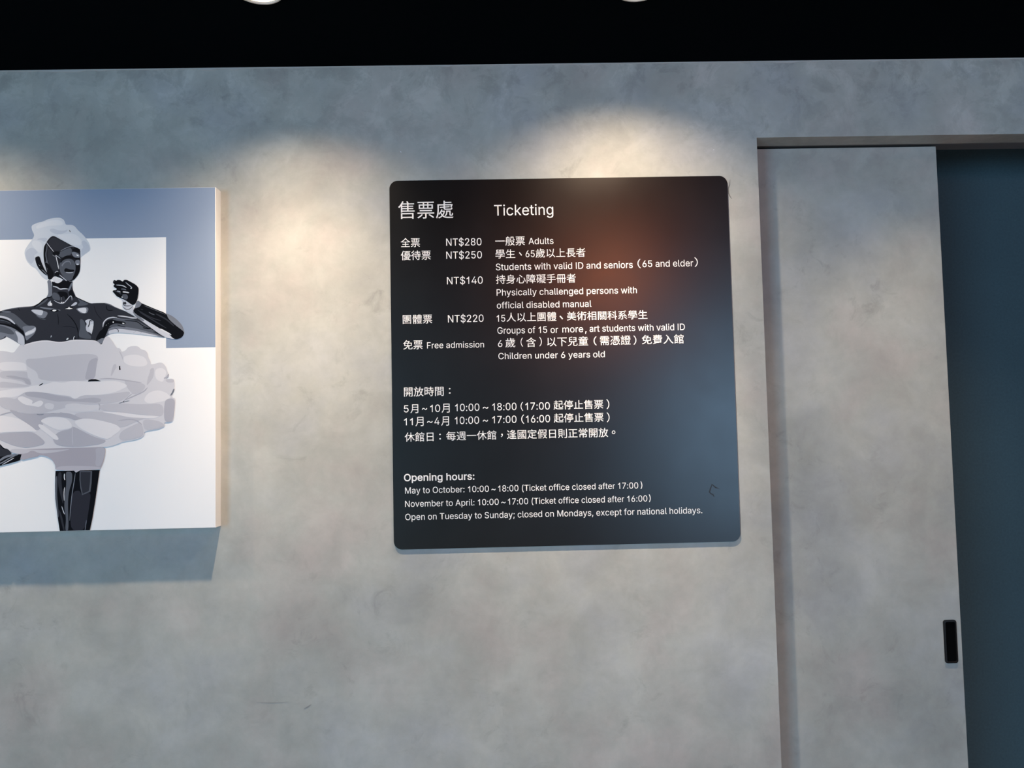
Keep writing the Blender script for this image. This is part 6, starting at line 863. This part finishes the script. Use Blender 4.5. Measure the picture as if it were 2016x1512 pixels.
('printed_tutu', 'slip2', 1, '4307,1402 4657,1421 5291,1380 5253,1307 4294,1313'),
('printed_tutu', 'clothsh', 1, '3306,1829 3953,1771 4408,1770 4653,1782 4304,1719 3954,1691 3778,1783 3657,1698 3343,1714'),
('printed_tutu', 'clothdk', 1, '5143,1789 5368,1805 5355,1626 5269,1381 5147,1401 5180,1629'),
('printed_figure', 'dark', 1, '3042,1940 3078,1922 3131,1833 3184,1805 3263,1812 3360,1696 3186,1655 3047,1632'),
('printed_figure', 'black', 0, '3047,1641 3186,1664 3360,1696 3556,1691 3519,1557 3293,1495 3050,1439'),
('printed_figure', 'mid', 0, '3052,1531 3064,1533 3084,1542 3112,1558 3148,1580 3181,1600 3213,1616 3246,1628 3279,1635 3314,1642 3351,1649 3388,1654 3427,1662 3455,1669 3474,1676 3483,1682 3482,1693 3471,1697 3451,1699 3421,1700 3381,1699 3342,1694 3305,1687 3268,1680 3232,1672 3195,1659 3158,1641 3122,1618 3089,1589 3065,1567 3051,1550 3045,1540'),
('printed_figure', 'mid', 0, '3068,1488 3075,1488 3089,1491 3110,1497 3137,1506 3163,1518 3190,1532 3216,1548 3242,1565 3270,1581 3300,1596 3332,1611 3365,1628 3390,1641 3407,1650 3414,1656 3412,1662 3402,1661 3384,1656 3357,1647 3321,1634 3288,1618 3257,1602 3229,1586 3203,1569 3177,1554 3152,1540 3127,1528 3102,1516 3083,1506 3071,1499 3066,1494'),
('printed_figure', 'light', 0, '3138,1470 3148,1473 3166,1481 3193,1493 3227,1512 3261,1531 3293,1549 3325,1566 3355,1583 3377,1597 3391,1608 3397,1614 3395,1617 3387,1615 3370,1608 3347,1597 3317,1580 3285,1563 3253,1545 3219,1526 3185,1507 3160,1492 3143,1480 3136,1474'),
('printed_figure', 'black', 0, '4294,1311 5253,1311 5228,1136 5170,698 5104,262 5051,6 4402,6 4351,315 4298,700 4288,981'),
('printed_figure', 'grey', 1, '4296,1156 4335,1226 4338,980 4335,805 4361,524 4381,279 4351,332 4298,700 4288,981'),
('printed_figure', 'dark', 1, '4352,1278 4431,1285 4425,1048 4472,714 4474,556 4401,803 4343,1050'),
('printed_figure', 'grey', 1, '4509,1299 4658,1285 4660,1078 4592,869 4569,624 4598,6 4515,6 4538,275 4492,486 4502,801 4538,1046'),
('printed_figure', 'dark', 1, '4352,524 4441,365 4515,6 4480,6'),
('printed_figure', 'pale', 0, '4486,1249 4483,1244 4480,1235 4477,1220 4476,1200 4476,1181 4477,1162 4480,1145 4483,1129 4488,1118 4493,1111 4497,1107 4502,1108 4504,1113 4504,1121 4504,1133 4500,1148 4498,1164 4497,1181 4497,1199 4498,1218 4496,1233 4494,1243 4491,1248'),
('printed_figure', 'pale', 0, '4495,950 4493,947 4490,940 4487,928 4483,913 4481,896 4480,877 4478,857 4477,835 4477,809 4477,781 4478,749 4481,714 4484,687 4486,670 4488,661 4492,661 4493,670 4494,687 4494,714 4494,749 4493,780 4492,809 4493,834 4494,855 4495,875 4497,894 4499,910 4500,926 4501,938 4500,945 4499,950'),
('printed_figure', 'light', 0, '4437,539 4437,533 4438,522 4442,505 4449,483 4456,460 4464,438 4472,416 4481,394 4489,378 4496,368 4500,363 4504,364 4503,370 4501,382 4496,399 4487,421 4479,443 4471,465 4463,487 4457,509 4450,525 4445,535 4441,540'),
('printed_figure', 'leg', 1, '4671,850 4819,881 4873,771 5073,841 5032,509 4959,6 4636,6 4632,448'),
('printed_figure', 'grey', 0, '4819,1299 5088,1293 5080,1033 5056,841 4876,771 4836,934 4817,1110'),
('printed_figure', 'dark', 0, '4840,1276 5057,1271 5045,1034 5020,859 4890,801 4853,968 4838,1109'),
('printed_figure', 'mid', 0, '4723,1253 4720,1242 4716,1220 4711,1187 4704,1144 4697,1096 4689,1044 4680,987 4669,926 4660,860 4651,790 4642,716 4634,637 4627,559 4621,483 4617,407 4614,333 4612,277 4611,240 4611,221 4615,221 4618,239 4621,276 4626,332 4632,406 4638,481 4645,557 4652,635 4659,713 4668,787 4677,857 4687,922 4697,983 4706,1040 4714,1093 4719,1141 4723,1185 4726,1219 4727,1241 4727,1252'),
('printed_figure', 'mid', 0, '4974,230 4971,222 4968,205 4963,179 4959,144 4955,112 4951,83 4947,56 4943,32 4941,14 4941,6 4941,6 4944,6 4947,6 4951,12 4955,30 4959,54 4963,81 4967,110 4972,142 4976,177 4977,203 4978,221 4977,230'),
('printed_figure', 'slip2', 1, '4693,1323 4833,1320 4806,1300 4737,1261 4710,1291'),
]


# ------------------------------------------------------------------ ticket sign
SIGN_W, SIGN_H, SIGN_T = 0.7784, 0.8370, 0.0033
M_SIGN = mat('dark_acrylic', (0.0018, 0.0011, 0.0009), 0.29, 0, 0.62)
nt = M_SIGN.node_tree
b = nt.nodes['Principled BSDF']
tc = nt.nodes.new('ShaderNodeTexCoord')
rr = ramp(nt, noise(nt, tc.outputs['Object'], 6, 5, 0.6), [(0.3, 0.275), (0.7, 0.315)])
nt.links.new(rr, b.inputs['Roughness'])
M_WHITE = mat('white_lettering', (0.86, 0.86, 0.86), 0.5)

sign = bpy.data.objects.new('ticket_sign', None)
col.objects.link(sign)
sign.location = (-0.2384, 0.0, 1.2330)
tag(sign, 'dark brown rounded ticketing price sign with white Chinese and English lettering', 'sign')
extrude_outline('sign_panel', rounded(0, SIGN_W, 0, SIGN_H, 0.019, 12), -SIGN_T, -0.0002, M_SIGN, sign, 0.0006)


def lettering(runs, name):
    cu = bpy.data.curves.new('letters', 'CURVE')
    cu.dimensions = '2D'
    cu.fill_mode = 'BOTH'
    for _, text, font, x, z, sx, sz, bold in runs:
        pen = 0
        for ch in text:
            adv, body = GLYPHS[font + ch]
            if body:
                for part in body.split('|'):
                    pts = [tuple(map(int, p.split(','))) for p in part.split()]
                    sp = cu.splines.new('POLY')
                    sp.points.add(len(pts) - 1)
                    for q, (px, pz) in zip(sp.points, pts):
                        q.co = (x + (pen + px) / 1000 * sx, z + pz / 1000 * sz, 0, 1)
                    sp.use_cyclic_u = True
            pen += adv
    cu.offset = 0.42 if runs[0][7] else 0.045
    tmp = bpy.data.objects.new('letters', cu)
    col.objects.link(tmp)
    me = bpy.data.meshes.new_from_object(tmp)
    bpy.data.objects.remove(tmp)
    me.materials.clear()
    # millimetres on the curve's x, y plane -> metres standing on the sign face
    me.transform(Matrix(((0.001, 0, 0, 0), (0, 0, 0.001, 0), (0, 0.001, 0, 0), (0, 0, 0, 1))))
    if me.polygons and me.polygons[0].normal.y > 0:
        me.flip_normals()
    return link(name, me, M_WHITE, sign, (0, -SIGN_T - 0.00025, 0))


lines = {}
for run in LETTERING:
    lines.setdefault(run[0], []).append(run)
for key, runs in lines.items():
    o = lettering(runs, 'heading' if key[0] == 'heading' else 'lettering_line')
    if key[0] == 15:
        o['label'] = 'bold white subheading line'

# scratches and a scuff on the sign face
M_SCUFF = mat('scuff_mark', (0.012, 0.010, 0.011), 0.45, 0, 0.4)


def ribbon(bm, pts, w, y):
    prev = None
    for i, (x, z) in enumerate(pts):
        a, b2 = pts[max(0, i - 1)], pts[min(len(pts) - 1, i + 1)]
        dx, dz = b2[0] - a[0], b2[1] - a[1]
        l = math.hypot(dx, dz) or 1
        ww = w * (0.3 if i in (0, len(pts) - 1) else 1)
        p = (bm.verts.new((x - dz / l * ww, y, z + dx / l * ww)), bm.verts.new((x + dz / l * ww, y, z - dx / l * ww)))
        if prev:
            bm.faces.new((prev[0], prev[1], p[1], p[0]))
        prev = p


bm = bmesh.new()
ribbon(bm, [(0.5575, 0.3955), (0.562, 0.389), (0.567, 0.381)], 0.0006, -SIGN_T - 0.00015)
from_bm('scratch', bm, M_SCUFF, sign)
bm = bmesh.new()
ribbon(bm, [(0.734, 0.119), (0.726, 0.122), (0.718, 0.129), (0.7150, 0.121), (0.7115, 0.112), (0.7155, 0.108), (0.720, 0.106), (0.722, 0.101)], 0.0012, -SIGN_T - 0.00015)
from_bm('scuff_mark', bm, M_SCUFF, sign)

# ------------------------------------------------------------------ framed print
PX, PZ, PW, PH, PT = -1.4000, 1.2950, 0.7770, 0.7570, 0.0330
art = bpy.data.objects.new('wall_print', None)
col.objects.link(art)
art.location = (PX, 0.0, PZ)
tag(art, 'thick white canvas print of a black chrome figure in a white tutu', 'picture')
M_CANVAS = mat('white_print_stock', lin((240, 243, 246))[:3], 0.6, 0, 0.3)
extrude_outline('canvas', [(0, 0), (0.2990, 0), (0.3025, 0.0075), (0.3090, 0), (PW, 0), (PW, PH), (0, PH)], -PT, -0.0003, M_CANVAS, art, 0.0005)


def chaikin(p):
    q = []
    for i in range(len(p)):
        a, b2 = p[i], p[(i + 1) % len(p)]
        q += [(a[0] * .78 + b2[0] * .22, a[1] * .78 + b2[1] * .22), (a[0] * .22 + b2[0] * .78, a[1] * .22 + b2[1] * .78)]
    return q


ink_mats = {}
for k, rgb in INKS.items():
    ink_mats[k] = mat('ink_' + k, lin(rgb)[:3], 0.7, 0, 0.08)
parts = {}
for idx, (part, ink, smooth, text) in enumerate(PRINT):
    parts.setdefault(part, []).append((idx, ink, smooth, [tuple(float(v) for v in p.split(',')) for p in text.split()]))
for part, polys in parts.items():
    bm = bmesh.new()
    slots = []
    for idx, ink, smooth, pts in polys:
        if smooth:
            pts = chaikin(chaikin(pts))
        if ink not in slots:
            slots.append(ink)
        y = -PT - 0.00012 - idx * 0.000005
        vs_ = [bm.verts.new((x * 1e-4, y, z * 1e-4)) for x, z in pts]
        f = bm.faces.new(vs_)
        f.normal_update()
        if f.normal.y > 0:
            f.normal_flip()
        f.material_index = slots.index(ink)
    bmesh.ops.triangulate(bm, faces=bm.faces[:], ngon_method='EAR_CLIP')
    me = bpy.data.meshes.new(part)
    bm.to_mesh(me)
    bm.free()
    o = link(part, me, None, art)
    for k in slots:
        me.materials.append(ink_mats[k])

# ------------------------------------------------------------------ small marks on the wall around the sign
M_SPECK = mat('filler_white', (0.75, 0.78, 0.82), 0.7)
M_SCUFF2 = mat('scratch_grey', (0.27, 0.27, 0.26), 0.8)
M_GRIME = mat('grime_grey', (0.17, 0.17, 0.16), 0.8)


def speck(name, x, z, pts, m, label, cat):
    o = extrude_outline(name, pts, -0.0006, 0.0, m, None, 0, (x, -0.0001, z))
    tag(o, label, cat)
    return o


speck('filler_spot', -0.2118, 2.1385, [(-.0012, .0018), (-.0004, -.0004), (.0012, -.0020), (.0016, -.0010), (.0006, .0006), (-.0002, .0022)], M_SPECK,
      'tiny white filler spot on the wall above the left corner of the sign', 'filler spot')
speck('filler_spot', 0.512, 2.1326, [(-.0012, -.0006), (.0012, -.0006), (.0012, .0006), (-.0008, .0008)], M_SPECK,
      'tiny white filler spot on the wall above the right corner of the sign', 'filler spot')
bm = bmesh.new()
ribbon(bm, [(0.5475, 2.062), (0.5462, 2.050), (0.5425, 2.040), (0.5430, 2.030), (0.5462, 2.022), (0.5500, 2.016)], 0.0011, -0.0004)
tag(from_bm('wall_scuff', bm, M_GRIME), 'thin grey scuff mark on the wall beside the upper right corner of the sign', 'scuff mark')

bm = bmesh.new()
ribbon(bm, [(-0.545, 0.907), (-0.510, 0.905), (-0.475, 0.906)], 0.0006, -0.0004)
tag(from_bm('wall_scuff', bm, M_SCUFF2), 'faint level scratch low on the plaster wall below the framed print', 'scuff mark')
bm = bmesh.new()
ribbon(bm, [(-0.4415, 0.890), (-0.433, 0.894), (-0.4255, 0.899)], 0.0014, -0.0004)
tag(from_bm('wall_scuff', bm, M_SCUFF2), 'short slanting grey scratch low on the wall between print and sign', 'scuff mark')
